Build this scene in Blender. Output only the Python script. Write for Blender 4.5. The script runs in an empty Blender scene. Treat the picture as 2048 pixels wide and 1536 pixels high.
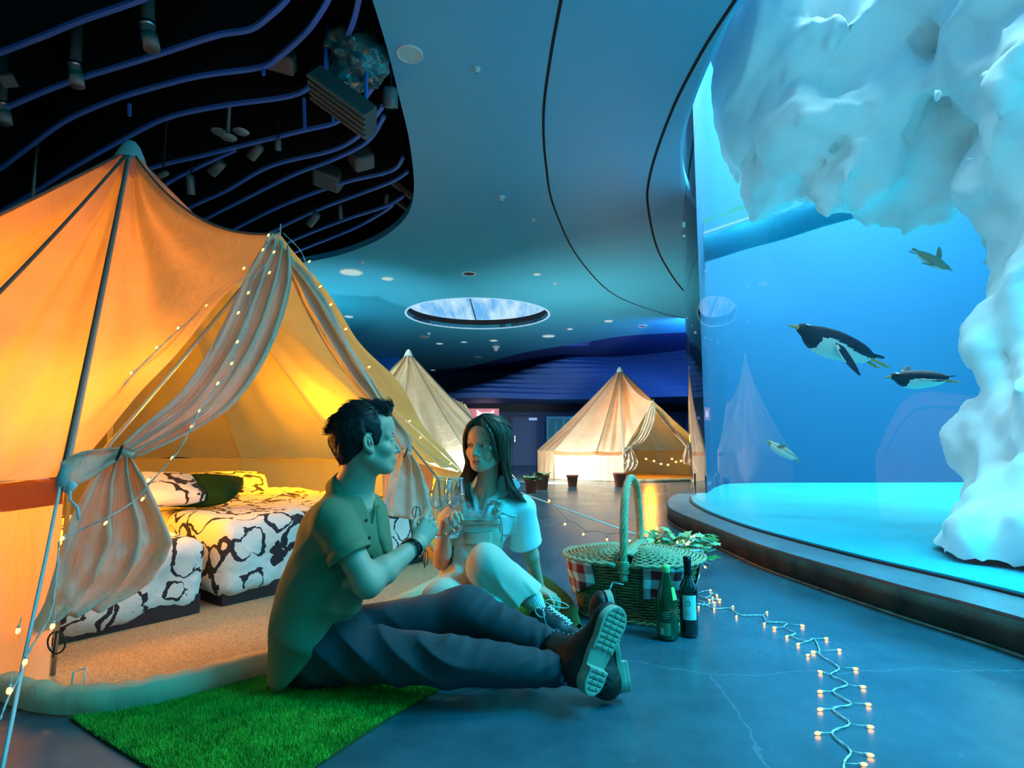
import bpy, bmesh, math, random
import numpy as np
from mathutils import Vector, Matrix, noise as mnoise
random.seed(7)
sc = bpy.context.scene
COL = sc.collection
PI = math.pi
# ------------------------------------------------ camera, world, large lights, exposure
FPX = 1150.0
PITCH = math.atan(125/FPX)
CAMH = 0.8
cam_d = bpy.data.cameras.new('camera'); cam = bpy.data.objects.new('camera', cam_d); COL.objects.link(cam)
cam_d.sensor_width = 36; cam_d.lens = 36*FPX/2048; cam_d.clip_end = 200
cam.location = (0, 0, CAMH); cam.rotation_euler = (PI/2+PITCH, 0, 0)
sc.camera = cam
sc.view_settings.view_transform = 'Standard'; sc.view_settings.look = 'None'
sc.view_settings.exposure = 0.0; sc.view_settings.gamma = 1; sc.view_settings.use_curve_mapping = False
world = bpy.data.worlds.new('world'); sc.world = world; world.use_nodes = True
wb = world.node_tree.nodes['Background']; wb.inputs[0].default_value = (0.005, 0.32, 0.46, 1); wb.inputs[1].default_value = 0.62
sc.cycles.max_bounces = 8; sc.cycles.transparent_max_bounces = 16
sc.cycles.use_denoising = True
try: sc.cycles.sample_clamp_indirect = 4.0
except Exception: pass

def light(name, kind, loc, color, power, size=0.1, size_y=None, target=None, **kw):
    d = bpy.data.lights.new(name, kind); o = bpy.data.objects.new(name, d); COL.objects.link(o)
    o.location = loc; d.color = color; d.energy = power
    if kind == 'AREA':
        d.size = size
        if size_y: d.shape = 'RECTANGLE'; d.size_y = size_y
    elif kind in ('POINT', 'SPOT'): d.shadow_soft_size = size
    for k, v in kw.items(): setattr(d, k, v)
    if target is not None:
        o.rotation_euler = (Vector(target)-Vector(loc)).to_track_quat('-Z', 'Y').to_euler()
    return o
# lamp over the water of the tank, then lights added out of frame
light('tank_light', 'AREA', (6.0, 6.4, 8.2), (0.60, 0.93, 1.0), 4000, 7, 7, target=(5.4, 6.4, 0))
light('tank_light', 'AREA', (3.1, -0.2, 2.6), (0.0, 0.74, 1.0), 34, 2.4, 2.6, target=(-1.0, 3.0, 0.4))  # added cyan key on the couple, for the glow of the tank
light('tank_light', 'AREA', (2.95, 1.1, 3.3), (0.0, 0.62, 1.0), 120, 1.2, 2.0, target=(1.75, 2.4, 0.0), spread=1.45)  # added to brighten the floor on the right
light('hall_fill', 'SPOT', (-6.0, 14.0, 1.8), (0.30, 0.85, 0.95), 420, .08, spot_size=2.3, spot_blend=1.0, target=(-3.5, 15.0, 6))  # added uplight behind the near tent, brightens the far ceiling
light('hall_fill', 'AREA', (-0.8, -2.2, 3.4), (0.05, 0.85, 0.45), 8, 1.6, 1.6, target=(-0.5, 2.0, 0.2))  # added green fill behind the camera
light('hall_fill', 'AREA', (6.0, 17.0, 4.2), (0.10, 0.36, 1.0), 240, 2.5, 2.5, target=(3.0, 24.0, 3.5))  # added fill aimed at the terraced wall to brighten it
for _x, _y in ((-3.4, 12.0), (-2.9, 13.6), (3.2, 12.6), (1.6, 11.4), (-.4, 10.2)): light('downlight', 'SPOT', (_x, _y, 4.46), (0.80, 0.98, 0.92), 380, .06, spot_size=2.0, spot_blend=.9, target=(_x*.95, _y+.01, 0))
# warm lamps inside the tents
light('tent_light', 'POINT', (-3.05, 3.35, 1.05), (1.0, 0.31, 0.002), 80, 0.12)
light('tent_light', 'POINT', (-2.0, 2.55, 0.62), (1.0, 0.34, 0.002), 38, 0.08)
light('tent_light', 'POINT', (-1.75, 4.9, 0.9), (1.0, 0.34, 0.004), 85, 0.1)

light('tent_light', 'POINT', (-1.42, 2.58, 0.92), (1.0, 0.33, 0.004), 13, 0.05)  # added behind the left flap to warm the bed fronts
# ------------------------------------------------ pixel of the 2048x1536 frame -> point in the place
def ray(px, py):
    u = (768-py)/FPX
    return (px-1024)/FPX, math.cos(PITCH)-u*math.sin(PITCH), math.sin(PITCH)+u*math.cos(PITCH)
def G(px, py, z=0.0):
    r = ray(px, py); t = (z-CAMH)/r[2]
    return Vector((r[0]*t, r[1]*t, z))
def P(px, py, Y):
    r = ray(px, py); t = Y/r[1]
    return Vector((r[0]*t, Y, CAMH+r[2]*t))

# ------------------------------------------------ materials
MATS = {}
def mat(name, col, rough=0.6, metal=0.0, var=0.0, vscale=8.0, bump=0.0, bscale=60.0, spec=0.5, trans=0.0, emit=None, estr=0.0, col2=None, sheen=0.0, coat=0.0, alpha=1.0, ior=1.45, aniso=None):
    if name in MATS: return MATS[name]
    m = bpy.data.materials.new(name); m.use_nodes = True
    nt = m.node_tree; b = nt.nodes['Principled BSDF']
    b.inputs['Base Color'].default_value = (*col, 1); b.inputs['Roughness'].default_value = rough
    b.inputs['Metallic'].default_value = metal; b.inputs['Specular IOR Level'].default_value = spec
    b.inputs['Transmission Weight'].default_value = trans; b.inputs['IOR'].default_value = ior
    b.inputs['Sheen Weight'].default_value = sheen; b.inputs['Coat Weight'].default_value = coat
    if alpha < 1: b.inputs['Alpha'].default_value = alpha
    if emit: b.inputs['Emission Color'].default_value = (*emit, 1); b.inputs['Emission Strength'].default_value = estr
    tc = nt.nodes.new('ShaderNodeTexCoord')
    if var > 0 or col2:
        n = nt.nodes.new('ShaderNodeTexNoise'); n.inputs['Scale'].default_value = vscale; n.inputs['Detail'].default_value = 6
        nt.links.new(tc.outputs['Object'], n.inputs['Vector'])
        r = nt.nodes.new('ShaderNodeValToRGB'); nt.links.new(n.outputs['Fac'], r.inputs['Fac'])
        r.color_ramp.elements[0].position = 0.3; r.color_ramp.elements[1].position = 0.7
        c2 = col2 or tuple(min(1, c*(1+var)) for c in col); c1 = col if col2 else tuple(c*(1-var) for c in col)
        r.color_ramp.elements[0].color = (*c1, 1); r.color_ramp.elements[1].color = (*c2, 1)
        nt.links.new(r.outputs['Color'], b.inputs['Base Color'])
    if bump > 0:
        n2 = nt.nodes.new('ShaderNodeTexNoise'); n2.inputs['Scale'].default_value = bscale; n2.inputs['Detail'].default_value = 4
        mp = nt.nodes.new('ShaderNodeMapping'); nt.links.new(tc.outputs['Object'], mp.inputs['Vector'])
        if aniso: mp.inputs['Scale'].default_value = aniso
        nt.links.new(mp.outputs['Vector'], n2.inputs['Vector'])
        bp = nt.nodes.new('ShaderNodeBump'); bp.inputs['Strength'].default_value = bump; bp.inputs['Distance'].default_value = 0.01
        nt.links.new(n2.outputs['Fac'], bp.inputs['Height']); nt.links.new(bp.outputs['Normal'], b.inputs['Normal'])
    MATS[name] = m
    return m
def emis(name, col, s):
    if name in MATS: return MATS[name]
    m = bpy.data.materials.new(name); m.use_nodes = True; nt = m.node_tree; nt.nodes.clear()
    e = nt.nodes.new('ShaderNodeEmission'); e.inputs[0].default_value = (*col, 1); e.inputs[1].default_value = s
    o = nt.nodes.new('ShaderNodeOutputMaterial'); nt.links.new(e.outputs[0], o.inputs[0]); MATS[name] = m
    return m
def canvas_mat(name, col, tcol, tw=0.5, bump=0.25, bscale=14):
    m = bpy.data.materials.new(name); m.use_nodes = True; nt = m.node_tree; nt.nodes.clear()
    o = nt.nodes.new('ShaderNodeOutputMaterial'); mx = nt.nodes.new('ShaderNodeMixShader'); mx.inputs[0].default_value = tw
    d = nt.nodes.new('ShaderNodeBsdfDiffuse'); t = nt.nodes.new('ShaderNodeBsdfTranslucent')
    tc = nt.nodes.new('ShaderNodeTexCoord')
    n = nt.nodes.new('ShaderNodeTexNoise'); n.inputs['Scale'].default_value = 3.0; n.inputs['Detail'].default_value = 5
    nt.links.new(tc.outputs['Object'], n.inputs['Vector'])
    for sh, c in ((d, col), (t, tcol)):
        r = nt.nodes.new('ShaderNodeValToRGB'); r.color_ramp.elements[0].position = .3; r.color_ramp.elements[1].position = .72
        r.color_ramp.elements[0].color = (*[x*.86 for x in c], 1); r.color_ramp.elements[1].color = (*c, 1)
        nt.links.new(n.outputs['Fac'], r.inputs['Fac']); nt.links.new(r.outputs['Color'], sh.inputs[0])
    w = nt.nodes.new('ShaderNodeTexNoise'); w.inputs['Scale'].default_value = bscale; w.inputs['Detail'].default_value = 5; w.inputs['Distortion'].default_value = 1.4
    mp = nt.nodes.new('ShaderNodeMapping'); mp.inputs['Scale'].default_value = (1, 1, .35)
    nt.links.new(tc.outputs['Object'], mp.inputs['Vector']); nt.links.new(mp.outputs['Vector'], w.inputs['Vector'])
    bp = nt.nodes.new('ShaderNodeBump'); bp.inputs['Strength'].default_value = bump; bp.inputs['Distance'].default_value = .02
    nt.links.new(w.outputs['Fac'], bp.inputs['Height'])
    nt.links.new(bp.outputs['Normal'], d.inputs['Normal']); nt.links.new(bp.outputs['Normal'], t.inputs['Normal'])
    nt.links.new(d.outputs[0], mx.inputs[1]); nt.links.new(t.outputs[0], mx.inputs[2]); nt.links.new(mx.outputs[0], o.inputs[0])
    MATS[name] = m
    return m

# ------------------------------------------------ object helpers
def tag(o, label=None, cat=None, group=None, kind=None):
    if label: o['label'] = label
    if cat: o['category'] = cat
    if group: o['group'] = group
    if kind: o['kind'] = kind
    return o
def thing(name, loc, label, cat, group=None, rz=0.0):
    o = bpy.data.objects.new(name, None); COL.objects.link(o); o.location = loc; o.rotation_euler = (0, 0, rz); o.empty_display_size = 0.05
    return tag(o, label, cat, group)
def finish(name, me, m, parent=None, smooth=True):
    """link a mesh whose vertices are in world coordinates (or parent-local when parent has no matrix yet)"""
    o = bpy.data.objects.new(name, me); COL.objects.link(o)
    for x in (m if isinstance(m, (list, tuple)) else [m]): me.materials.append(x)
    if smooth: me.polygons.foreach_set('use_smooth', [True]*len(me.polygons))
    if parent is not None: o.parent = parent
    return o
def from_data(name, V, F, m, parent=None, smooth=True, world_space=False):
    me = bpy.data.meshes.new(name)
    if world_space and parent is not None:
        inv = mat_of(parent).inverted(); V = [inv @ Vector(v) for v in V]
    me.from_pydata([tuple(v) for v in V], [], [tuple(int(i) for i in f) for f in F]); me.update()
    return finish(name, me, m, parent, smooth)
def mat_of(o):
    M = Matrix.LocRotScale(o.location, o.rotation_euler, o.scale)
    return (mat_of(o.parent) @ M) if o.parent else M
class MB:
    """collects shapes into one mesh"""
    def __init__(s): s.V = []; s.F = []; s.MI = []
    def add(s, V, F, mi=0):
        n = len(s.V); s.V += [Vector(v) for v in V]; s.F += [tuple(n+int(i) for i in f) for f in F]; s.MI += [mi]*len(F)
    def box(s, lo, hi, M=None, mi=0):
        a, b = lo, hi
        V = [Vector((x, y, z)) for x in (a[0], b[0]) for y in (a[1], b[1]) for z in (a[2], b[2])]
        if M is not None: V = [M @ v for v in V]
        s.add(V, [(0,1,3,2),(4,6,7,5),(0,4,5,1),(2,3,7,6),(0,2,6,4),(1,5,7,3)], mi)
    def tube(s, pts, r, n=8, mi=0, cap=True):
        pts = [Vector(p) for p in pts]; m = len(pts); V = []; F = []
        rr = r if isinstance(r, (list, tuple)) else [r]*m
        t0 = (pts[1]-pts[0]).normalized(); u = t0.orthogonal().normalized()
        for i, p in enumerate(pts):
            t = (pts[min(i+1, m-1)]-pts[max(i-1, 0)])
            if t.length < 1e-9: t = t0
            t.normalize(); u = (u-t*u.dot(t))
            u = u.normalized() if u.length > 1e-6 else t.orthogonal().normalized()
            w = t.cross(u)
            for k in range(n):
                a = 2*PI*k/n; V.append(p+(u*math.cos(a)+w*math.sin(a))*rr[i])
        for i in range(m-1):
            for k in range(n):
                F.append((i*n+k, i*n+(k+1) % n, (i+1)*n+(k+1) % n, (i+1)*n+k))
        if cap: F.append(tuple(range(n-1, -1, -1))); F.append(tuple((m-1)*n+k for k in range(n)))
        s.add(V, F, mi)
    def lathe(s, prof, n=24, M=None, mi=0, cap=False):
        V = []; F = []
        for (r, z) in prof:
            for k in range(n):
                a = 2*PI*k/n; v = Vector((r*math.cos(a), r*math.sin(a), z)); V.append(M @ v if M is not None else v)
        m = len(prof)
        for i in range(m-1):
            for k in range(n):
                F.append((i*n+k, i*n+(k+1) % n, (i+1)*n+(k+1) % n, (i+1)*n+k))
        if cap: F.append(tuple(range(n-1, -1, -1))); F.append(tuple((m-1)*n+k for k in range(n)))
        s.add(V, F, mi)
    def ball(s, c, r, n=10, M=None, mi=0):
        rs = r if isinstance(r, (list, tuple)) else (r, r, r); V = []; F = []
        for i in range(n+1):
            t = PI*i/n
            for k in range(2*n):
                a = PI*k/n; v = Vector((rs[0]*math.sin(t)*math.cos(a), rs[1]*math.sin(t)*math.sin(a), rs[2]*math.cos(t)))
                V.append(Vector(c)+(M @ v if M is not None else v))
        w = 2*n
        for i in range(n):
            for k in range(w): F.append((i*w+k, (i+1)*w+k, (i+1)*w+(k+1) % w, i*w+(k+1) % w))
        s.add(V, F, mi)
    def grid(s, rows, mi=0, closed=False):
        n = len(rows[0]); V = [v for r in rows for v in r]; F = []
        for i in range(len(rows)-1):
            for k in range(n if closed else n-1):
                F.append((i*n+k, i*n+(k+1) % n, (i+1)*n+(k+1) % n, (i+1)*n+k))
        s.add(V, F, mi)
    def prism(s, poly, z0, z1, mi=0):
        n = len(poly)
        V = [(x, y, z0) for x, y in poly]+[(x, y, z1) for x, y in poly]
        F = [tuple(range(n-1, -1, -1)), tuple(range(n, 2*n))]+[(i, (i+1) % n, n+(i+1) % n, n+i) for i in range(n)]
        s.add(V, F, mi)
    def build(s, name, m, parent=None, smooth=True, world_space=False, merge=False):
        me = bpy.data.meshes.new(name); V = s.V
        if world_space and parent is not None:
            inv = mat_of(parent).inverted(); V = [inv @ v for v in V]
        me.from_pydata([tuple(v) for v in V], [], s.F); me.update()
        me.polygons.foreach_set('material_index', s.MI)
        bm = bmesh.new(); bm.from_mesh(me)
        if merge: bmesh.ops.remove_doubles(bm, verts=bm.verts, dist=1e-5)
        bmesh.ops.recalc_face_normals(bm, faces=bm.faces); bm.to_mesh(me); bm.free()
        return finish(name, me, m, parent, smooth)
def autosmooth(o, ang=35):
    me = o.data; bm = bmesh.new(); bm.from_mesh(me)
    for e in bm.edges:
        if len(e.link_faces) == 2 and e.calc_face_angle(0) > math.radians(ang): e.smooth = False
    bm.to_mesh(me); bm.free(); return o
def thick(o, t, off=0.0):
    md = o.modifiers.new('solid', 'SOLIDIFY'); md.thickness = t; md.offset = off; return o
def spline(pts, n=8, closed=False):
    """Catmull-Rom through points"""
    pts = [Vector(p) for p in pts]; N = len(pts); out = []
    segs = N if closed else N-1
    for i in range(segs):
        if closed: a, b, c, d = pts[(i-1) % N], pts[i], pts[(i+1) % N], pts[(i+2) % N]
        else: a, b, c, d = pts[max(i-1, 0)], pts[i], pts[i+1], pts[min(i+2, N-1)]
        for k in range(n):
            t = k/n
            out.append(0.5*((2*b)+(c-a)*t+(2*a-5*b+4*c-d)*t*t+(3*b-a-3*c+d)*t**3))
    if not closed: out.append(pts[-1].copy())
    return out
def resample(pts, n):
    L = [0]
    for i in range(1, len(pts)): L.append(L[-1]+(pts[i]-pts[i-1]).length)
    out = []; j = 0
    for k in range(n):
        s = L[-1]*k/(n-1)
        while j < len(pts)-2 and L[j+1] < s: j += 1
        d = L[j+1]-L[j]; t = (s-L[j])/d if d > 0 else 0
        out.append(pts[j].lerp(pts[j+1], min(1, max(0, t))))
    return out
def nz(v, s=1.0): return mnoise.noise(Vector(v)*s)

# ------------------------------------------------ signed-distance sculpting: smooth unions of tapered limbs -> one continuous mesh
def A3(v): return np.array(v, dtype=np.float32)
def cap(p, a, b, ra, rb=None, flat=None):
    a = A3(a); b = A3(b); rb = ra if rb is None else rb
    ab = b-a; L = float(ab @ ab)+1e-12
    t = np.clip(((p-a) @ ab)/L, 0, 1)
    return np.linalg.norm(p-(a+t[:, None]*ab), axis=1)-(ra+(rb-ra)*t)
def ell(p, c, r, R=None):
    q = p-A3(c)
    if R is not None: q = q @ np.array(R, dtype=np.float32)     # columns of R are the local axes
    r = A3(r); k0 = np.linalg.norm(q/r, axis=1); k1 = np.linalg.norm(q/(r*r), axis=1)+1e-9
    return k0*(k0-1)/k1
def rbox(p, c, h, rad=0.01, R=None):
    q = p-A3(c)
    if R is not None: q = q @ np.array(R, dtype=np.float32)
    d = np.abs(q)-(A3(h)-rad)
    return np.linalg.norm(np.maximum(d, 0), axis=1)+np.minimum(d.max(axis=1), 0)-rad
def smin(a, b, k):
    h = np.clip(0.5+0.5*(b-a)/k, 0, 1); return b*(1-h)+a*h-k*h*(1-h)
def smax(a, b, k): return -smin(-a, -b, k)
def chain(p, pts, rs, k=0.02):
    d = cap(p, pts[0], pts[1], rs[0], rs[1])
    for i in range(1, len(pts)-1): d = smin(d, cap(p, pts[i], pts[i+1], rs[i], rs[i+1]), k)
    return d
def halfsp(p, o, n):
    n = A3(n); n = n/np.linalg.norm(n); return (p-A3(o)) @ n
def sdf_mesh(name, fn, lo, hi, h, m, parent=None, relax=2):
    lo = np.array(lo, float); hi = np.array(hi, float); n = np.ceil((hi-lo)/h).astype(int)+1
    ax = [(lo[i]+h*np.arange(n[i])).astype(np.float32) for i in range(3)]
    Pn = np.stack(np.meshgrid(*ax, indexing='ij'), -1).reshape(-1, 3)
    B = 6; nb = -(-n//B)
    cx = [(lo[i]+h*(B*np.arange(nb[i])+(B-1)/2)).astype(np.float32) for i in range(3)]
    Pc = np.stack(np.meshgrid(*cx, indexing='ij'), -1).reshape(-1, 3); Dc = fn(Pc)
    Db = np.repeat(np.repeat(np.repeat(Dc.reshape(nb), B, 0), B, 1), B, 2)[:n[0], :n[1], :n[2]].reshape(-1).astype(np.float32)
    near = np.abs(Db) < B*h*1.6; D = Db.copy(); ix = np.flatnonzero(near); step = 400000
    for i in range(0, len(ix), step): D[ix[i:i+step]] = fn(Pn[ix[i:i+step]])
    D = D.reshape(n)
    S = D < 0
    c = [S[i:n[0]-1+i, j:n[1]-1+j, k:n[2]-1+k] for i in (0,1) for j in (0,1) for k in (0,1)]
    cnt = sum(x.astype(np.int8) for x in c); act = (cnt > 0) & (cnt < 8)
    idx = -np.ones(act.shape, np.int64); idx[act] = np.arange(act.sum())
    cells = np.argwhere(act)
    acc = np.zeros((len(cells), 3)); num = np.zeros(len(cells))
    def val(o): return D[cells[:,0]+o[0], cells[:,1]+o[1], cells[:,2]+o[2]]
    for a in range(3):
        o1, o2 = [x for x in range(3) if x != a]
        for u in (0,1):
            for v in (0,1):
                A = [0,0,0]; A[o1] = u; A[o2] = v; B = list(A); B[a] = 1
                da, db = val(A), val(B); cr = (da < 0) != (db < 0)
                t = np.where(cr, da/np.where(cr, da-db, 1), 0)
                q = np.tile(np.array(A, float), (len(cells), 1)); q[:, a] = t
                acc[cr] += q[cr]; num[cr] += 1
    V = lo+(cells+acc/num[:, None])*h
    F = []
    for a in range(3):
        o1, o2 = (a+1) % 3, (a+2) % 3
        sl1 = [slice(None)]*3; sl2 = [slice(None)]*3; sl1[a] = slice(0, n[a]-1); sl2[a] = slice(1, n[a])
        s1 = S[tuple(sl1)]; s2 = S[tuple(sl2)]; cr = np.argwhere(s1 != s2)
        ok = (cr[:, o1] > 0) & (cr[:, o2] > 0) & (cr[:, o1] < n[o1]-1) & (cr[:, o2] < n[o2]-1); cr = cr[ok]
        sg = s1[cr[:,0], cr[:,1], cr[:,2]]
        def I(d1, d2):
            q = cr.copy(); q[:, o1] += d1; q[:, o2] += d2; return idx[q[:,0], q[:,1], q[:,2]]
        q = np.stack([I(-1,-1), I(0,-1), I(0,0), I(-1,0)], 1)
        q[~sg] = q[~sg][:, ::-1]; F.append(q)
    F = np.concatenate(F)
    # laplacian relax then pull back to the surface
    for it in range(relax):
        sm = np.zeros_like(V); ct = np.zeros(len(V))
        for k in range(4):
            i, j = F[:, k], F[:, (k+1) % 4]
            np.add.at(sm, i, V[j]); np.add.at(ct, i, 1); np.add.at(sm, j, V[i]); np.add.at(ct, j, 1)
        V = V*.4+.6*sm/np.maximum(ct, 1)[:, None]
        e = h*.5; d0 = fn(V.astype(np.float32)); g = np.stack([fn((V+np.eye(3)[a]*e).astype(np.float32))-fn((V-np.eye(3)[a]*e).astype(np.float32)) for a in range(3)], 1)/(2*e)
        gl = np.maximum((g*g).sum(1), .25); V = V-np.clip(d0/gl, -h, h)[:, None]*g
    me = bpy.data.meshes.new(name); me.vertices.add(len(V)); me.loops.add(F.size); me.polygons.add(len(F))
    if parent is not None:
        inv = np.array(mat_of(parent).inverted()); V = V @ inv[:3,:3].T+inv[:3,3]
    me.vertices.foreach_set('co', V.astype(np.float32).ravel()); me.loops.foreach_set('vertex_index', F.ravel().astype(np.int32))
    me.polygons.foreach_set('loop_start', np.arange(0, F.size, 4, dtype=np.int32)); me.polygons.foreach_set('loop_total', np.full(len(F), 4, np.int32))
    me.update(calc_edges=True); me.validate()
    return finish(name, me, m, parent, True)
def npnoise(p, s, seed=0):
    """cheap smooth noise in [-1,1] from layered sines"""
    x, y, z = p[:,0]*s, p[:,1]*s, p[:,2]*s; r = np.random.RandomState(seed); o = 0
    for k in range(5):
        d = r.normal(size=3); d /= np.linalg.norm(d); f = 1+.55*k; o = o+np.sin((x*d[0]+y*d[1]+z*d[2])*f+r.uniform(0, 6.28)+1.3*np.sin((x*d[1]-y*d[2]+z*d[0])*f*.7+k))/(1+.4*k)
    return o/2.6
# ================================================ THE SETTING
def struct(o): o['kind'] = 'structure'; return o
# floor: dark polished concrete
def floor_mat():
    m = bpy.data.materials.new('polished_concrete'); m.use_nodes = True; nt = m.node_tree; b = nt.nodes['Principled BSDF']
    tc = nt.nodes.new('ShaderNodeTexCoord')
    n = nt.nodes.new('ShaderNodeTexNoise'); n.inputs['Scale'].default_value = 1.3; n.inputs['Detail'].default_value = 12; n.inputs['Roughness'].default_value = .68
    nt.links.new(tc.outputs['Object'], n.inputs['Vector'])
    r = nt.nodes.new('ShaderNodeValToRGB'); r.color_ramp.elements[0].position = .32; r.color_ramp.elements[1].position = .72
    r.color_ramp.elements[0].color = (.022, .065, .085, 1); r.color_ramp.elements[1].color = (.06, .15, .19, 1)
    nt.links.new(n.outputs['Fac'], r.inputs['Fac'])
    v = nt.nodes.new('ShaderNodeTexVoronoi'); v.feature = 'DISTANCE_TO_EDGE'; v.inputs['Scale'].default_value = .38
    n3 = nt.nodes.new('ShaderNodeTexNoise'); n3.inputs['Scale'].default_value = 2.2; n3.inputs['Detail'].default_value = 8
    nt.links.new(tc.outputs['Object'], n3.inputs['Vector'])
    mxv = nt.nodes.new('ShaderNodeMix'); mxv.data_type = 'VECTOR'; mxv.inputs[0].default_value = .22
    nt.links.new(tc.outputs['Object'], mxv.inputs[4]); nt.links.new(n3.outputs['Color'], mxv.inputs[5]); nt.links.new(mxv.outputs[1], v.inputs['Vector'])
    lt = nt.nodes.new('ShaderNodeMath'); lt.operation = 'LESS_THAN'; lt.inputs[1].default_value = .0011; nt.links.new(v.outputs['Distance'], lt.inputs[0])
    n4 = nt.nodes.new('ShaderNodeTexNoise'); n4.inputs['Scale'].default_value = 34; n4.inputs['Detail'].default_value = 6
    nt.links.new(tc.outputs['Object'], n4.inputs['Vector'])
    r4 = nt.nodes.new('ShaderNodeValToRGB'); r4.color_ramp.elements[0].position = .66; r4.color_ramp.elements[1].position = .8; nt.links.new(n4.outputs['Fac'], r4.inputs['Fac'])
    ad = nt.nodes.new('ShaderNodeMath'); ad.operation = 'ADD'; ad.use_clamp = True; nt.links.new(lt.outputs[0], ad.inputs[0]); nt.links.new(r4.outputs['Color'], ad.inputs[1])
    ml = nt.nodes.new('ShaderNodeMath'); ml.operation = 'MULTIPLY'; ml.inputs[1].default_value = .11; nt.links.new(ad.outputs[0], ml.inputs[0])
    mx = nt.nodes.new('ShaderNodeMix'); mx.data_type = 'RGBA'; mx.inputs[7].default_value = (.5, .52, .54, 1)
    nt.links.new(ml.outputs[0], mx.inputs[0]); nt.links.new(r.outputs['Color'], mx.inputs[6]); nt.links.new(mx.outputs[2], b.inputs['Base Color'])
    rr = nt.nodes.new('ShaderNodeMapRange'); rr.inputs[3].default_value = .12; rr.inputs[4].default_value = .38
    nt.links.new(n.outputs['Fac'], rr.inputs[0]); nt.links.new(rr.outputs[0], b.inputs['Roughness'])
    b.inputs['Specular IOR Level'].default_value = .6
    bp = nt.nodes.new('ShaderNodeBump'); bp.inputs['Strength'].default_value = .04; nt.links.new(n.outputs['Fac'], bp.inputs['Height']); nt.links.new(bp.outputs['Normal'], b.inputs['Normal'])
    return m
b = MB(); b.box((-14, -5, -.15), (12, 31, 0)); struct(b.build('floor', floor_mat(), smooth=False))

CZ = 4.55
def fill_curve(name, outer, holes, z0, z1, m, parent=None):
    cu = bpy.data.curves.new(name+'_c', 'CURVE'); cu.dimensions = '2D'; cu.fill_mode = 'BOTH'; cu.extrude = (z1-z0)/2
    for poly in [outer]+holes:
        s = cu.splines.new('POLY'); s.points.add(len(poly)-1); s.use_cyclic_u = True
        for i, q in enumerate(poly): s.points[i].co = (q[0], q[1], 0, 1)
    o = bpy.data.objects.new(name+'_c', cu); COL.objects.link(o)
    dg = bpy.context.evaluated_depsgraph_get(); me = bpy.data.meshes.new_from_object(o.evaluated_get(dg))
    bpy.data.objects.remove(o); bpy.data.curves.remove(cu)
    me.transform(Matrix.Translation((0, 0, (z0+z1)/2))); me.materials.clear(); me.name = name
    return finish(name, me, m, parent, False)
def GP(L, z, n=6, closed=False):
    return [(v.x, v.y) for v in spline([G(a, c, z) for a, c in L], n, closed)]
# glass footprint (measured at its foot and at the ceiling, the same curve)
GLASS = [v for v in spline([Vector(q+(0,)) for q in [(2.75,-3.0),(2.6,-1.0),(2.42,1.0),(2.22,2.6),(2.05,3.4),(1.93,4.3),(1.90,5.0),(1.95,5.9),(2.12,6.9),(2.47,7.9),(3.02,8.86)]], 8)]
M_ceil = mat('ceiling_paint', (.07, .50, .74), .42, var=.04, vscale=.6)
OPEN = GP([(745,0),(775,100),(800,200),(820,290),(828,380),(815,430),(780,465),(740,488),(680,510),(610,525)], CZ, 5)
OPEN = [(-1.3,-2.5),(-1.2,1.5),(-1.16,3.2)]+OPEN+[(-6.0,12.0),(-9.0,12.2),(-12.5,11.5),(-13.5,8),(-13.5,-2.5)]
FAR = GP([(1368,665),(1250,672),(1150,688),(1050,705),(960,728),(870,752)], CZ, 5)
gl = [(v.x, v.y) for v in GLASS]
outer = [(-14,-3), (2.95,-3)]+[(x+.04, y+.0) for x, y in gl[1:]]+[(3.05,9.2),(3.3,10.0),(4.2,10.5),(8.5,12.5),(9.0,18.5)]+FAR+[(-9,30.5),(-14,30.5)]
skyc, skyr = Vector((-.98, 16.2, 0)), 2.02
sky = [(skyc.x+skyr*math.cos(a), skyc.y+skyr*.94*math.sin(a)) for a in [2*PI*k/64 for k in range(64)]]
ceil = struct(fill_curve('ceiling', outer, [OPEN, sky], CZ, CZ+.12, M_ceil))
# recessed grooves in the ceiling (thin dark lines)
M_black = mat('black_gap', (.004, .004, .006), .8)
def ribbon(name, pts, w, z0, z1, m):
    b = MB(); L = []; R = []
    for i, q in enumerate(pts):
        t = Vector(pts[min(i+1, len(pts)-1)])-Vector(pts[max(i-1, 0)]); nn = Vector((-t.y, t.x)).normalized()*w/2
        L.append((q[0]+nn.x, q[1]+nn.y)); R.append((q[0]-nn.x, q[1]-nn.y))
    rows = [[Vector((*L[i], z0)), Vector((*L[i], z1)), Vector((*R[i], z1)), Vector((*R[i], z0))] for i in range(len(pts))]
    b.grid(rows, closed=True); b.F += [(0,1,2,3), tuple(4*(len(pts)-1)+k for k in (3,2,1,0))]; b.MI += [0, 0]
    return b.build(name, m, smooth=False)
g2 = GP([(1500,-45),(1470,0),(1400,110),(1340,230),(1300,350),(1297,420),(1320,510),(1366,580),(1400,600)], CZ, 6)
g1 = GP([(1130,-40),(1122,0),(1100,120),(1087,230),(1092,330),(1110,420),(1160,520),(1230,590),(1320,625),(1375,637)], CZ, 6)
struct(ribbon('trim_1', g2, .035, CZ-.004, CZ+.02, M_black)); struct(ribbon('trim_2', g1, .03, CZ-.004, CZ+.02, M_black))
# blue cove strip between the groove and the glass
cov = GP([(1356,330),(1345,400),(1325,440),(1335,500),(1366,560)], CZ, 5)
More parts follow.
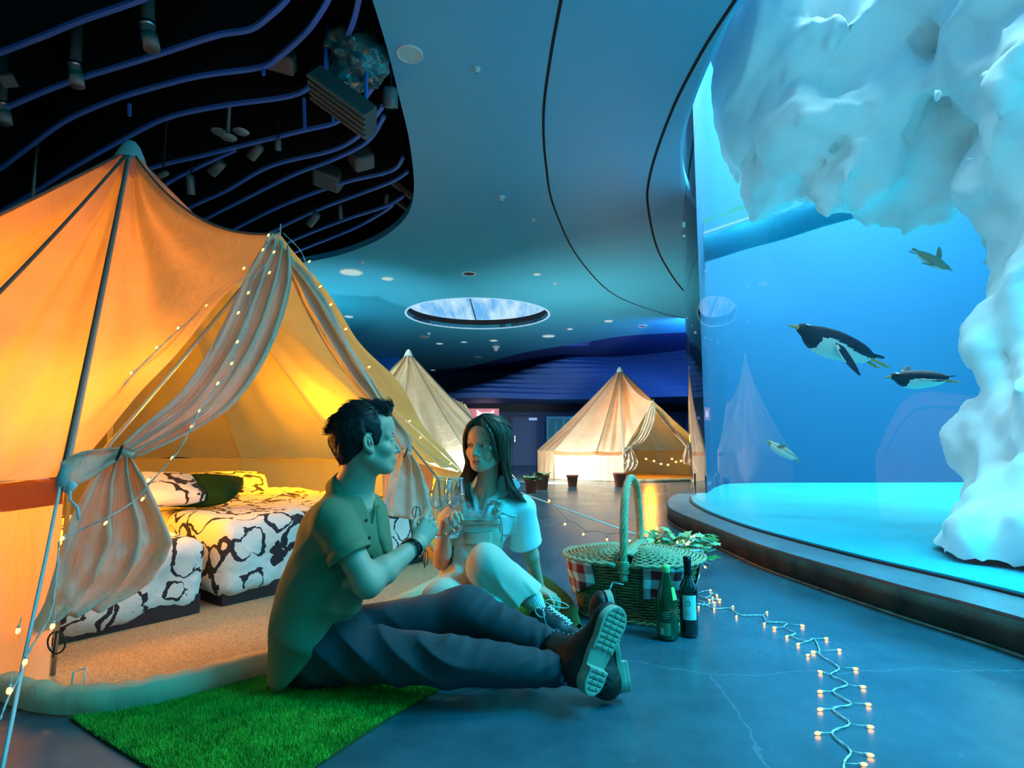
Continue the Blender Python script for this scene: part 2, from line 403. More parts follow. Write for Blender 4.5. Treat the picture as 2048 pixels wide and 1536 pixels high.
# ---- skylight: lit stretched ceiling set up in a round well
b = MB(); nn = 64
rows = []
for (r, z) in ((skyr, CZ), (skyr, CZ+.3)): rows.append([Vector((skyc.x+r*math.cos(2*PI*k/nn), skyc.y+.94*r*math.sin(2*PI*k/nn), z)) for k in range(nn)])
b.grid(rows, closed=True); struct(b.build('trim_3', M_black))
b = MB(); 
for k in range(nn):
    a0, a1 = 2*PI*k/nn, 2*PI*(k+1)/nn
    f = lambda a, r, z: (skyc.x+r*math.cos(a), skyc.y+.94*r*math.sin(a), z)
    b.add([f(a0, skyr, CZ-.01), f(a1, skyr, CZ-.01), f(a1, skyr+.05, CZ-.01), f(a0, skyr+.05, CZ-.01), f(a0, skyr, CZ+.02), f(a1, skyr, CZ+.02), f(a1, skyr+.05, CZ+.02), f(a0, skyr+.05, CZ+.02)], [(0,1,2,3), (0,4,5,1), (2,6,7,3), (4,7,6,5)])
struct(b.build('trim_4', emis('ring_glow', (.45, .75, 1.0), 1.0)))
def sky_mat():
    m = bpy.data.materials.new('skylight_panel'); m.use_nodes = True; nt = m.node_tree; nt.nodes.clear()
    tc = nt.nodes.new('ShaderNodeTexCoord'); mp = nt.nodes.new('ShaderNodeMapping'); mp.inputs['Scale'].default_value = (2.2, .25, 1)
    n = nt.nodes.new('ShaderNodeTexNoise'); n.inputs['Scale'].default_value = 1.6; n.inputs['Detail'].default_value = 5
    r = nt.nodes.new('ShaderNodeValToRGB'); r.color_ramp.elements[0].position = .35; r.color_ramp.elements[1].position = .68
    r.color_ramp.elements[0].color = (.14, .48, .92, 1); r.color_ramp.elements[1].color = (.62, .9, 1, 1)
    e = nt.nodes.new('ShaderNodeEmission'); e.inputs[1].default_value = 1.0; o = nt.nodes.new('ShaderNodeOutputMaterial')
    for a, c in ((tc.outputs['Object'], mp.inputs[0]), (mp.outputs[0], n.inputs['Vector']), (n.outputs['Fac'], r.inputs[0]), (r.outputs[0], e.inputs[0]), (e.outputs[0], o.inputs[0])): nt.links.new(a, c)
    return m
struct(fill_curve('window_1', [(skyc.x+(q[0]-skyc.x)*1.03, skyc.y+(q[1]-skyc.y)*1.03) for q in sky], [], CZ+.28, CZ+.32, sky_mat()))
b = MB(); b.box((-1.17, skyc.y-1.88, CZ+.255), (-1.13, skyc.y+1.88, CZ+.278)); struct(b.build('trim_5', mat('seam_grey', (.12,.2,.28), .6), smooth=False))
# ---- dark void over the opening and its hanging curved fins
M_void = mat('void_black', (.006, .006, .010), .9)
b = MB(); b.box((-14, -3, 6.4), (-1.0, 13, 6.5)); b.box((-14, -3, CZ+.12), (-13.9, 13, 6.4)); b.box((-1.1, -3, CZ+.121), (-1.0, 13, 6.4)); b.box((-14, 12.9, CZ+.12), (-1.0, 13, 6.4)); b.box((-14,-3,CZ+.12),(-1,-2.9,6.4))
struct(b.build('wall_void', M_void, smooth=False))
M_fin = mat('fin_black', (.003, .003, .008), .8)
M_edge = mat('fin_edge_lit_blue', (.05, .20, .72), .5)  # blue light on the lower fin edges put into their colour
FINS = [
 [(-80,135),(0,108),(80,78),(160,45),(275,5),(330,-20)],
 [(-80,260),(20,215),(130,170),(300,117),(430,75),(500,62),(545,30),(575,0),(590,-30)],
 [(-60,378),(0,340),(60,295),(130,245),(220,205),(300,180),(400,155),(520,138),(560,115),(610,70),(640,30),(657,0),(665,-30)],
 [(-60,458),(0,425),(70,385),(150,335),(240,285),(330,240),(440,215),(580,195),(630,165),(680,100),(705,50),(718,0),(724,-30)],
 [(200,380),(305,338),(400,315),(500,290),(610,263),(670,248),(715,215),(750,170),(772,130)],
 [(240,440),(330,372),(400,335),(470,303)],
 [(300,470),(375,420),(450,385),(540,335),(660,305),(710,280),(740,250),(765,215)],
 [(330,500),(400,447),(480,405),(580,355),(670,320),(735,285),(768,235)],
 [(380,510),(460,465),(560,415),(680,370),(780,345),(806,318)],
 [(470,505),(560,457),(640,420),(720,390),(785,365),(816,345)],
 [(500,525),(580,485),(680,445),(770,415),(806,395)],
 [(540,530),(600,502),(700,462),(760,430),(785,412)],
]
for i, L in enumerate(FINS):
    zz = CZ+.10 if i not in (5,) else CZ+.14
    pts = GP(L, zz, 6)
    struct(ribbon('trim_%d' % (10+2*i), pts, .045, zz, zz+.035, M_edge))
    struct(ribbon('trim_%d' % (11+2*i), pts, .035, zz+.036, zz+.8, M_fin))
b = MB()
for a, c in (((608,197),(610,262)),((665,225),(668,250)),((527,137),(527,150)),((259,208),(259,232))):
    v0 = G(a[0], a[1], CZ+.1); v1 = P(c[0], c[1], v0.y); b.tube([v0, v1], .02, 4)
struct(b.build('trim_8', M_edge, smooth=False))
# ---- back of the hall
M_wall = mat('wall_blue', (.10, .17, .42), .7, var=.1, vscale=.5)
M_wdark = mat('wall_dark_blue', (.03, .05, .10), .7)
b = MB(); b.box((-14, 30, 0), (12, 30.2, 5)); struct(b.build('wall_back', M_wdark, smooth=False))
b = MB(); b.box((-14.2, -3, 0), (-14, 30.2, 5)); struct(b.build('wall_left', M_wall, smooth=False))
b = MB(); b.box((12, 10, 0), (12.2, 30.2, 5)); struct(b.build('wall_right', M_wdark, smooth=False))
b = MB(); b.box((-2.2, 24.5, 0), (11.9, 24.8, 2.25)); struct(b.build('wall_doors', mat('wall_door_blue', (.05, .12, .26), .6), smooth=False))
# dark beam above the doors
b = MB(); b.box((-3.4, 24.5, 2.251), (11.9, 29.9, 2.62)); struct(b.build('trim_6', mat('beam_dark', (.02,.035,.07), .6), smooth=False))
# terraced wavy wall: stacked slabs with curving fronts, each set back and ending in a round nose
M_slab = mat('terrace_blue', (.06, .15, .42), .6)
levels = 11
for k in range(levels):
    z0 = 2.62+k*.215; z1 = z0+.215
    # left nose steps to the right with height; the front swells towards the hall low down
    x0 = -2.9+k*.62; front = 21.8+.16*k
    fr = []
    for t in [(j/60)**1.6 for j in range(61)]:
        x = x0+(11.5-x0)*t
        y = front+.45*math.sin(x*.75+k*.5)+.12*k*math.sin(x*.4)+2.6*max(0, (-.2+k*.35-x)/3.2)**2*.5-max(0, x-4)*.18
        s_ = min(1, (x-x0)/1.1); y += 1.1*(1-math.sqrt(max(0, 1-(1-s_)**2)))
        fr.append((x, y))
    nose = [(x0+.35*math.cos(a)-.0, fr[0][1]+.45+.45*math.sin(a)) for a in [PI*1.5-j*PI/10 for j in range(1, 10)]]
    poly = [(x0-.0, fr[0][1]+1.2)]+[(x0-.38*math.sin(j/8*PI), fr[0][1]+1.2-1.2*j/8) for j in range(1, 8)]+fr+[(11.8, 26.5), (x0+.3, 27.5)]
    b = MB(); b.prism(poly, z0, z1-.012); struct(b.build('wall_terrace_%d' % (k+1), M_slab, smooth=False))
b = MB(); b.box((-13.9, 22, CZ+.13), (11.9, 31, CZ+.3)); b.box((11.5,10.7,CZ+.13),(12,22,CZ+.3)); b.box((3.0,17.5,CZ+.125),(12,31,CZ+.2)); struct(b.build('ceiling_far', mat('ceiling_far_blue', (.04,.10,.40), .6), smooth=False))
# left blue panel wall far back
b = MB(); rows = []
for z in (0, CZ-.01):
    rows.append([Vector((x, 24.0+.12*(x+6)**2*.3, z)) for x in [-9.5, -8.5, -7.5, -6.5, -5.6, -4.75]])
b.grid(rows); o = struct(b.build('wall_panel', mat('panel_bright_blue', (.02, .30, .85), .45))); thick(o, .2)
# doors and lit openings under the beam
M_doorb = mat('door_blue', (.06, .16, .34), .5)
def door(n, x0, x1, z1, m):
    b = MB(); b.box((x0, 24.38, .01), (x1, 24.5, z1)); d = struct(b.build('door_%d' % n, m, smooth=False))
    f = MB(); f.box((x0-.08, 24.33, 0), (x0, 24.5, z1+.08)); f.box((x1, 24.33, 0), (x1+.08, 24.5, z1+.08)); f.box((x0, 24.33, z1), (x1, 24.5, z1+.08)); f.build('door_frame', mat('door_frame', (.04,.09,.2), .5), d, smooth=False)
    h = MB(); h.box((x0+.08, 24.3, 1.0), (x0+.12, 24.38, 1.25)); h.build('door_handle', mat('steel', (.5,.5,.52), .3, 1), d, smooth=False)
    return d
def X24(px): return (px-1024)/1150*24.4*1.0
door(1, X24(1025), X24(1074), 2.02, M_doorb)
door(2, X24(1370), X24(1388), 2.0, M_doorb)
# lit glazed doorway
x0, x1 = X24(1096), X24(1152)
b = MB(); b.box((x0, 24.42, .02), (x1, 24.44, 2.0)); g = struct(b.build('window_2', mat('doorway_glow', (.01,.03,.05), .15, emit=(.01,.16,.26), estr=.5), smooth=False))
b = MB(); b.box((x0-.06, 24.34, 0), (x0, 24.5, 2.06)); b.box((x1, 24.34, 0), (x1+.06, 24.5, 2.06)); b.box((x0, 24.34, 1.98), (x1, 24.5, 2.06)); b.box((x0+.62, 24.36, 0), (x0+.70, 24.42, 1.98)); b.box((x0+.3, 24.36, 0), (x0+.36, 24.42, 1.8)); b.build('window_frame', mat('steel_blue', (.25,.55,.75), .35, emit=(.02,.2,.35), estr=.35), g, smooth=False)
# ================================================ TANK
M_ledge_top = mat('ledge_concrete', (.20, .22, .23), .35, var=.25, vscale=4, bump=.06)
off = []
for i, v in enumerate(GLASS):
    t = (GLASS[min(i+1, len(GLASS)-1)]-GLASS[max(i-1, 0)]).normalized(); nrm = Vector((-t.y, t.x, 0))
    off.append(v+nrm*.30)
# measured outer edge: bulges a little ahead of the glass around the far bend
LED = spline([Vector(q+(0,)) for q in [(2.45,-3.0),(2.3,-1.0),(2.12,1.0),(1.95,2.29),(1.83,2.84),(1.67,3.8),(1.65,4.44),(1.65,5.12),(1.66,6.0),(1.76,6.6),(2.0,7.4),(2.3,8.1),(2.8,9.1),(3.6,10.0)]], 8)
poly = [(v.x, v.y) for v in LED]+[(5.2, 10.6), (12, 10.6), (12, -3)]
b = MB(); b.prism(poly, 0, .15); L = struct(b.build('tank_ledge', [M_ledge_top], smooth=False)); L.name = 'baseboard_tank'
# worn dark skirting face on the ledge
b = MB(); rows = [[Vector((v.x-.006, v.y, z)) for v in LED] for z in (.0, .135)]
b.grid(rows); o = struct(b.build('baseboard_ledge', mat('ledge_face', (.055, .045, .030), .7, var=.6, vscale=6, bump=.2, bscale=30))); thick(o, .004)
b = MB(); b.tube([Vector((v.x-.012, v.y, .006)) for v in LED], .008, 5); struct(b.build('trim_7', mat('sealant', (.3,.27,.22), .7, var=.5, vscale=12)))
def glass_mat():
    m = bpy.data.materials.new('tank_glass'); m.use_nodes = True; nt = m.node_tree; nt.nodes.clear()
    t = nt.nodes.new('ShaderNodeBsdfTransparent'); t.inputs[0].default_value = (.74, .97, 1, 1)
    g = nt.nodes.new('ShaderNodeBsdfGlossy'); g.inputs['Roughness'].default_value = .012; g.inputs[0].default_value = (1,1,1,1)
    f = nt.nodes.new('ShaderNodeFresnel'); f.inputs['IOR'].default_value = 1.5
    mx = nt.nodes.new('ShaderNodeMixShader'); o = nt.nodes.new('ShaderNodeOutputMaterial')
    nt.links.new(f.outputs[0], mx.inputs[0]); nt.links.new(t.outputs[0], mx.inputs[1]); nt.links.new(g.outputs[0], mx.inputs[2]); nt.links.new(mx.outputs[0], o.inputs[0])
    return m
b = MB(); b.grid([[Vector((v.x, v.y, z)) for v in GLASS] for z in (.15, 1.5, 3.0, CZ+.11)])
gw = struct(b.build('window_3', glass_mat()))
# glass top trim, dark joint along the foot
b = MB(); b.tube([Vector((v.x-.01, v.y, .155)) for v in GLASS], .010, 5); struct(b.build('trim_9', mat('joint_dark', (.02,.03,.04), .5)))
M_tback = mat('tank_wall_blue', (.0, .105, .235), .8, var=.05, vscale=.25)
M_tfloor = mat('tank_floor_cyan', (.0, .33, .42), .8, var=.10, vscale=.9, bump=.3, bscale=2.5)
bw = spline([Vector(q+(0,)) for q in [(2.62,8.0),(2.95,8.72),(3.22,9.35),(3.6,9.95),(4.4,10.25),(6,10.3),(9,10.4),(14,10.4)]], 6)
b = MB(); b.grid([[Vector((v.x+.05, v.y, z)) for v in bw] for z in (.1, 4.5, 8.4)]); struct(b.build('wall_tank_back', M_tback))
b = MB(); b.grid([[Vector((v.x+.03, v.y+.02, z)) for v in GLASS] for z in (CZ+.10, 8.4)]); o = struct(b.build('wall_tank_upper', M_tback)); thick(o, .02, 1)
b = MB(); b.box((13.9, -3, .1), (14.1, 10.4, 8.4)); struct(b.build('wall_tank_right', M_tback, smooth=False))
fl = [(v.x+.02, v.y) for v in GLASS]+[(v.x+.1, v.y) for v in bw[12:]]+[(14, -3)]
b = MB(); b.prism(fl, .151, .165); struct(b.build('floor_tank', M_tfloor, smooth=False))
# cyan band and glowing tubes added to stand for light on the water surface
la, lb = Vector((2.95, 9.0, 0)), Vector((6.3, 4.6, 0))
LD = (lb-la).normalized(); LN = Vector((-LD.y, LD.x, 0))
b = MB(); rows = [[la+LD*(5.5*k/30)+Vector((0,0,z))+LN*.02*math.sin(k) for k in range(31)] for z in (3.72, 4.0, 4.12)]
b.grid(rows); o = struct(b.build('trim_40', mat('water_light_band', (.02,.42,.60), .6))); thick(o, .05)
b = MB(); b.tube([la+LD*(5.5*k/30)-LN*.04+Vector((0,0,4.17)) for k in range(31)], .016, 6); struct(b.build('trim_41', emis('water_line_glow', (.42,1.0,.95), 1.0)))
b = MB(); b.tube([la+LD*(5.5*k/60)-LN*.04+Vector((0,0,4.36+.012*math.sin(k*1.7))) for k in range(61)], [.030+.014*math.sin(k*.9) for k in range(61)], 6); struct(b.build('trim_42', emis('water_line_glow_soft', (.12,.85,.92), .9)))
# outer shell of the tank, above the hall ceiling
b = MB(); b.box((1.2, 11.0, CZ+.12), (14, 11.1, 9)); b.box((14.1,-3,0),(14.2,11,9)); b.box((0.9, -3, 9), (14.2, 11.1, 9.1)); b.box((0.9, -3, CZ+.13), (1.0, 11.1, 9)); b.box((1.0,10.95,CZ+.13),(1.3,11.1,9)); struct(b.build('wall_tank_shell', M_black, smooth=False))
# ---- ice rocks of the tank
M_ice = mat('ice_rock', (.88, .94, .95), .8, var=.08, vscale=1.6, bump=.8, bscale=5)
def facet(p, s, seed, n=10):
    """displacement with flat chipped facets"""
    r = np.random.RandomState(seed); o = np.zeros(len(p), np.float32)
    for k in range(n):
        d = r.normal(size=3); d /= np.linalg.norm(d); ph = r.uniform(0, 6.28); f = s*r.uniform(.6, 1.8)
        o += np.abs(((p @ A3(d))*f+ph+.5*np.sin(p[:, k % 3]*f*.7+k)) % 2-1)/f
    return (o-o.mean())/math.sqrt(n)
def rock(name, blobs, k, lo, hi, h, seed, label, amp=1.0):
    c = Vector(((lo[0]+hi[0])/2, (lo[1]+hi[1])/2, lo[2]))
    def fn(p):
        d = None
        for (a, bb, ra, rb) in blobs:
            e = cap(p, a, bb, ra, rb); d = e if d is None else smin(d, e, k)
        d = np.maximum(d, 2.34-p[:,0])
        return d+amp*np.clip((p[:,0]-2.30)*3, 0, 1)*(facet(p, 1.7, seed, 5)*.70+facet(p, 4.2, seed+1, 5)*.62+facet(p, 10, seed+2)*.42)
    o = sdf_mesh(name, fn, lo, hi, h, M_ice, None, 1)
    return tag(o, label, 'rock')
V = Vector
rock('ice_rock', [((2.75,6.2,4.7),(2.75,5.9,3.7),.42,.30), ((2.9,5.7,5.2),(5.2,5.6,5.4),.9,1.1), ((2.95,5.4,3.9),(3.5,5.5,3.7),.50,.55), ((3.4,5.2,4.3),(3.35,5.1,3.15),.62,.30),
   ((4.1,5.4,4.4),(3.95,5.2,3.4),.75,.42), ((3.6,4.4,4.9),(5.0,4.4,4.3),.6,.9), ((3.42,3.05,.1),(3.84,3.35,1.1),1.0,.78), ((3.84,3.35,1.1),(4.15,3.5,2.2),.78,.92), ((4.15,3.5,2.2),(4.25,3.7,3.4),.92,1.0), ((3.1,2.5,.1),(3.5,2.9,.6),.62,.6), ((4.2,3.7,3.4),(5.0,4.6,5.2),.85,1.2)],
   .10, (2.2,1.4,.168), (7.0,7.4,6.6), .045, 3, 'huge pale ice cliff arching over the penguin tank and down its right side')
# ---- penguins
M_pdark = mat('penguin_dark', (.015, .028, .05), .6, bump=.2, bscale=120)
M_pwhite = mat('penguin_white', (.75, .78, .72), .6)
M_pbeak = mat('penguin_beak', (.55, .35, .12), .4)
M_pgreen = mat('penguin_olive', (.30, .36, .26), .6)
def penguin(pos, L, heading, pitch, roll, label, style=0, wing=(0.5, -0.5), group=None):
    """built swimming along +X, back up (+Z), then turned into place"""
    root = bpy.data.objects.new('penguin', None); COL.objects.link(root); root.location = pos
    R3 = Matrix.Rotation(heading, 4, 'Z') @ Matrix.Rotation(-pitch, 4, 'Y') @ Matrix.Rotation(roll, 4, 'X')
    root.rotation_euler = R3.to_euler(); root.scale = (L, L, L); root.empty_display_size = .1
    tag(root, label, 'penguin', group)
    def fn(p):
        d = ell(p, (0,0,0), (.36,.135,.125)); d = smin(d, ell(p, (.12,0,-.01), (.24,.125,.12)), .06)
        d = smin(d, cap(p, (.24,0,.02), (.37,0,.035), .075, .055), .06); d = smin(d, ell(p, (.40,0,.04), (.075,.055,.052)), .03)
        d = smin(d, cap(p, (-.25,0,.0), (-.40,0,.02), .07, .03), .06)
        return d
    bd = sdf_mesh('body', fn, (-.5,-.2,-.2), (.52,.2,.2), .014, [M_pdark, M_pwhite, M_pgreen]); bd.parent = root
    for f in bd.data.polygons:
        c = f.center
        if style == 0: w = c.z < -.022+.02*math.sin(c.x*9) and c.x < .27 and c.x > -.36
        else: w = c.x < .9
        hd = c.x > .33
        f.material_index = (1 if w else 0) if style == 0 else (2 if (c.z > .02 or hd) else 1)
        if style == 0 and hd and c.z > .055 and abs(c.y) < .045 and .36 < c.x < .41: f.material_index = 1
    b = MB(); b.tube([V((.45,0,.038)), V((.50,0,.034)), V((.575,0,.022))], [.026,.017,.004], 8); b.build('beak', [M_pbeak if style == 0 else M_pgreen], root)
    for s in (-1, 1):
        b = MB(); b.ball((.415, s*.050, .052), .011, 6); b.build('eye', M_black, root)
        # flipper: flat tapered blade swept back
        w = wing[0] if s > 0 else wing[1]
        o = V((.13, s*.115, .0)); dr = V((-.45, s*math.cos(w)*.85, math.sin(w)*.85)).normalized(); b = MB(); rows = []
        up = dr.cross(V((1,0,0))).normalized(); ch = up.cross(dr).normalized()
        for i in range(9):
            t = i/8; c = o+dr*t*.34+V((-.06*t*t,0,0)); wd = (.045+.02*math.sin(t*PI*.8))*(1-t**4*.8); rows.append([c+ch*wd*math.cos(a)+up*.011*(1-t*.6)*math.sin(a) for a in [2*PI*j/10 for j in range(10)]])
        b.grid(rows, closed=True); b.F.append(tuple(range(80, 90))); b.MI.append(0); fl = b.build('flipper', [M_pdark if style == 0 else M_pgreen, M_pwhite], root)
        if style == 0:
            for f in fl.data.polygons:
                if (f.center-o).dot(ch) > .028: f.material_index = 1
        b = MB(); b.tube([V((-.36,s*.035,-.02)), V((-.44,s*.05,-.035)), V((-.50,s*.055,-.045))], [.016,.014,.018], 6)
        for a in (-.4, 0, .4): b.tube([V((-.49,s*.055,-.045)), V((-.55, s*.055+a*.05, -.05))], [.012,.004], 5)
        b.build('foot', M_pbeak if style == 0 else M_pgreen, root)
    b = MB(); rows = [[V((-.36,-.03,.03)), V((-.36,.03,.03))], [V((-.44,-.035,.035)), V((-.44,.035,.035))], [V((-.52,-.02,.04)), V((-.52,.02,.04))]]
    b.grid(rows); t = b.build('tail', M_pdark if style == 0 else M_pgreen, root); thick(t, .015)
    return root
pg = penguin(P(1676,692,5.0), .93, PI+.25, .26, -.08, 'large black and white penguin swimming left in the middle of the tank', 0, (-1.15, .25))
bnd = MB(); bnd.lathe([(.034,-.012),(.036,0),(.034,.012)], 14, Matrix.Translation((.115,.125,-.02)) @ Matrix.Rotation(1.2, 4, 'X')); bnd.build('flipper_band', mat('band_blue', (.1,.3,.9), .4), pg)
penguin(P(1842,758,5.4), .66, PI+.1, -.02, -.1, 'smaller black and white penguin swimming left just behind the big one', 0, (-.1, .75))
penguin(P(1566,903,5.6), .36, PI-.75, .55, .3, 'small pale olive penguin swimming low near the tank floor', 1, (.5, .6))
penguin(P(1862,520,5.2), .36, -.55, -.75, .9, 'small grey green penguin diving to the right in the upper tank', 1, (.6, .3))
# pipe outlets on the overhanging rock
# ================================================ NEAR TENT (copied for the two far ones)
M_can = canvas_mat('tent_canvas', (.76, .72, .56), (.92, .62, .18), .60, bump=.5, bscale=9)
M_canF = canvas_mat('flap_canvas', (.78, .76, .62), (.88, .66, .32), .36, bump=.6, bscale=16)
M_seam = mat('seam_tape', (.16, .17, .16), .8)
M_tape = mat('zip_tape', (.40, .42, .38), .7)
M_rope = mat('guy_rope', (.62, .70, .70), .7)
M_dark = mat('dark_rubber', (.02, .02, .02), .6)
TC = V((-2.72, 3.9, 0)); TR = 2.26; APEX = V((-2.72, 3.9, 2.9))
TL = V((-1.536, 2.0, .686)); TRr = V((-.33, 3.95, .62)); AP = V((-1.19, 2.85, 1.884))
tent = thing('bell_tent', TC, 'large cream bell tent glowing orange inside, beside the seated couple', 'tent', 'bell tents', rz=math.radians(-28.5))
def rimpt(deg, z=.68, r=TR): a = math.radians(deg); return V((TC.x+r*math.cos(a), TC.y+r*math.sin(a), z))
def ln(a, b, v, sag=0.0): q = a.lerp(b, v); q.z -= sag*4*v*(1-v); return q
def panel(fa, fb, n=26, m=34, sag=.10, seed=0, fold=.02):
    rows = []
    for j in range(m+1):
        v = j/m; A, B = fa(v), fb(v); row = []
        for i in range(n+1):
            u = i/n; q = A.lerp(B, u)
            rad = V((q.x-TC.x, q.y-TC.y, 0)); rad = rad.normalized() if rad.length > 1e-4 else V((0,0,0))
            e = 4*u*(1-u)
            d = sag*e*math.sin(PI*min(1, v*1.02))**.8+fold*e*math.sin(u*PI*5+seed)*(.4+v)*(1-v*.5)+.02*e*nz((u*3+seed, v*5, seed), 1.0)
            q = q-rad*d*.8-V((0,0,d*.6)); row.append(q)
        rows.append(row)
    return rows
rims = [-58.2, -74, -106, -138, -170, -202, -234, -266, -298, -330, -358.8]
rp = [TL]+[rimpt(a) for a in rims[1:-1]]+[TRr]
b = MB()
b.grid(panel(lambda v: ln(APEX, TL, v, .02), lambda v: ln(APEX, AP, v, .19), 30, 40, .12, 1.0, .035))
b.grid(panel(lambda v: ln(APEX, AP, v, .19), lambda v: ln(APEX, TRr, v, .02), 30, 40, .14, 2.0, .03))
for i in range(len(rp)-1):
    b.grid(panel(lambda v, i=i: ln(APEX, rp[i], v, .05), lambda v, i=i: ln(APEX, rp[i+1], v, .05), 18, 30, .07, 3.0+i, .02))
roof = b.build('roof_canvas', M_can, tent, world_space=True)
# walls below the eave, curtain folds
b = MB()
for i in range(len(rp)-1):
    A, B = rp[i], rp[i+1]; n = 22; rows = []
    for j in range(9):
        v = j/8; row = []
        for k in range(n+1):
            u = k/n; q = A.lerp(B, u); rad = V((q.x-TC.x, q.y-TC.y, 0)).normalized()
            q = V((q.x, q.y, q.z*(1-v)+.01*v)); q = q+rad*(-.05*math.sin(u*PI)*(1-v)+.018*math.sin(u*PI*7+i)*v*(1-v*.3)+.0); row.append(q)
        rows.append(row)
    b.grid(rows)
wall = b.build('wall_canvas', M_can, tent, world_space=True)
# seams and zip tape
def seam(fn, r, m, name, n=24, off=.012):
    pts = []
    for k in range(n+1):
        q = fn(k/n); rad = V((q.x-TC.x, q.y-TC.y, .6)); rad = rad.normalized(); pts.append(q+rad*off)
    b = MB(); b.tube(pts, r, 6); return b.build(name, m, tent, world_space=True)
seam(lambda v: ln(APEX, TL, v*.99+.01, .02), .010, M_tape, 'zip_tape')
seam(lambda v: ln(APEX, TL, v*.99+.01, .02)+V((-.022,.01,0)), .006, M_seam, 'seam')
for i in range(1, len(rp)-1): seam(lambda v, i=i: ln(APEX, rp[i], v*.99+.01, .05), .009, M_seam, 'seam')
seam(lambda v: ln(APEX, AP, v*.97+.02, .19), .008, M_seam, 'seam')
# eave band
b = MB()
pts = []
for i in range(2):
    for k in range(9):
        u = k/8; q = rp[i].lerp(rp[i+1], u); rad = V((q.x-TC.x, q.y-TC.y, 0)).normalized(); q = q-rad*.05*math.sin(u*PI)*1.2; q.z -= .03*math.sin(u*PI)+.03; pts.append(q+rad*.01)
rows = [[q+V((0,0,.045)) for q in pts], [q+V((0,0,.0))+V((q.x-TC.x,q.y-TC.y,0)).normalized()*.02 for q in pts], [q-V((0,0,.05)) for q in pts]]
b.grid(rows); o = b.build('eave_band', canvas_mat('eave_brown', (.34,.20,.10), (.55,.22,.06), .5), tent, world_space=True)
# cap over the poles
b = MB(); b.lathe([(.004,.075),(.03,.062),(.055,.03),(.085,-.04),(.10,-.08)], 16, Matrix.Translation(APEX)); o = b.build('cap', mat('cap_teal', (.45,.60,.56), .7), tent, world_space=True)
rows = []
for k in range(13):
    a = 2*PI*k/12; d = .30 if k % 2 else .42
    e = V((math.cos(a), math.sin(a), 0)); rows.append([APEX+e*.03+V((0,0,.03)), APEX+e*(d*.38)+V((0,0,-d*.42)), APEX+e*(d*.62)+V((0,0,-d*.78))])
b = MB(); b.grid(rows); b.build('peak_patch', M_can, tent, world_space=True)
# poles
b = MB(); b.tube([TC+V((0,0,.01)), APEX+V((0,0,-.03))], .018, 8); b.build('centre_pole', mat('pole_steel', (.5,.5,.5), .35, 1), tent, world_space=True)
mid = (TL+TRr)/2
for q in (TL, TRr):
    b = MB(); b.tube([V((q.x, q.y, .01)).lerp(TC, .05), V((q.x, q.y, q.z)).lerp(TC, .07), q.lerp(AP, .5).lerp(TC, .07), AP+V((-.02,.02,-.05))], .008, 8); b.build('door_pole', mat('pole_steel', (.5,.5,.5), .35, 1), tent, world_space=True)
b = MB(); b.tube([AP+V((0,0,-.03)), AP+V((.005,-.01,.05))], .004, 6); b.build('pole_spike', M_tape, tent, world_space=True)
# draped door flaps: rows of (left px, y, depth, right px, y, depth)
def drape(rowsdef, n, amp, nf, name, m, seed=0, per=5, th=.004, parent=tent):
    Lp = spline([P(*r[0]) for r in rowsdef], per); Rp = spline([P(*r[1]) for r in rowsdef], per)
    A = []; vals = [r[2] if len(r) > 2 else 1.0 for r in rowsdef]; M_ = len(Lp)
    rows = []
    for j in range(M_):
        f = j/per; i0 = min(int(f), len(vals)-1); i1 = min(i0+1, len(vals)-1); am = vals[i0]*(1-(f-i0))+vals[i1]*(f-i0)
        w = Rp[j]-Lp[j]; tan = (Lp[min(j+1, M_-1)]+Rp[min(j+1, M_-1)]-Lp[max(j-1, 0)]-Rp[max(j-1, 0)]); nn = w.cross(tan).normalized()
        if nn.y > 0: nn = -nn
        row = []
        for k in range(n+1):
            u = k/n; ph = u*2*PI*nf+seed+.6*math.sin(j*.17+seed)+.9*nz((u*2, j*.08, seed))
            d = amp*am*(math.sin(ph)+.4*math.sin(2.3*ph+1))+amp*.9*nz((u*5, j*.35, seed+3))
            e = min(1, 6*u, 6*(1-u)); row.append(Lp[j]+w*(u+.25/nf*math.cos(ph)*e*.2)+nn*d)
        rows.append(row)
    b = MB(); b.grid(rows); o = b.build(name, m, parent, world_space=True); thick(o, th); return o
flapL = drape([((545,470,2.80),(578,500,2.79)), ((500,540,2.66),(583,565,2.70)), ((462,620,2.55),(560,655,2.60)), ((420,700,2.44),(520,740,2.50)), ((360,785,2.32),(455,820,2.42)), ((285,850,2.22),(350,880,2.30)), ((238,893,2.15),(262,918,2.18))],
  40, .020, 3.2, 'door_flap', M_canF, 1.0)
drape([((236,893,2.15),(263,918,2.18),.4), ((205,925,2.13),(285,950,2.2),.8), ((165,985,2.08),(312,1010,2.24)), ((130,1060,2.04),(335,1075,2.28),1.2), ((105,1140,2.02),(325,1120,2.26),1.2), ((85,1200,2.0),(280,1175,2.24)), ((60,1250,1.98),(200,1218,2.15))],
  44, .028, 3.0, 'flap_skirt', M_canF, 2.0)
drape([((122,925,2.0),(126,975,2.0),.3), ((160,905,2.04),(165,968,2.04)), ((205,898,2.10),(205,940,2.10)), ((240,895,2.14),(243,915,2.15),.3)], 12, .010, 1.0, 'flap_band', M_canF, 3.0)
flapR = drape([((548,478,2.80),(600,535,2.80)), ((588,575,2.86),(650,600,2.9)), ((630,655,2.96),(690,672,3.05)), ((682,735,3.1),(742,757,3.2)), ((735,800,3.22),(790,835,3.35)), ((778,855,3.32),(826,880,3.5)), ((802,898,3.4),(824,912,3.45))],
  30, .016, 2.2, 'door_flap', M_canF, 4.0)
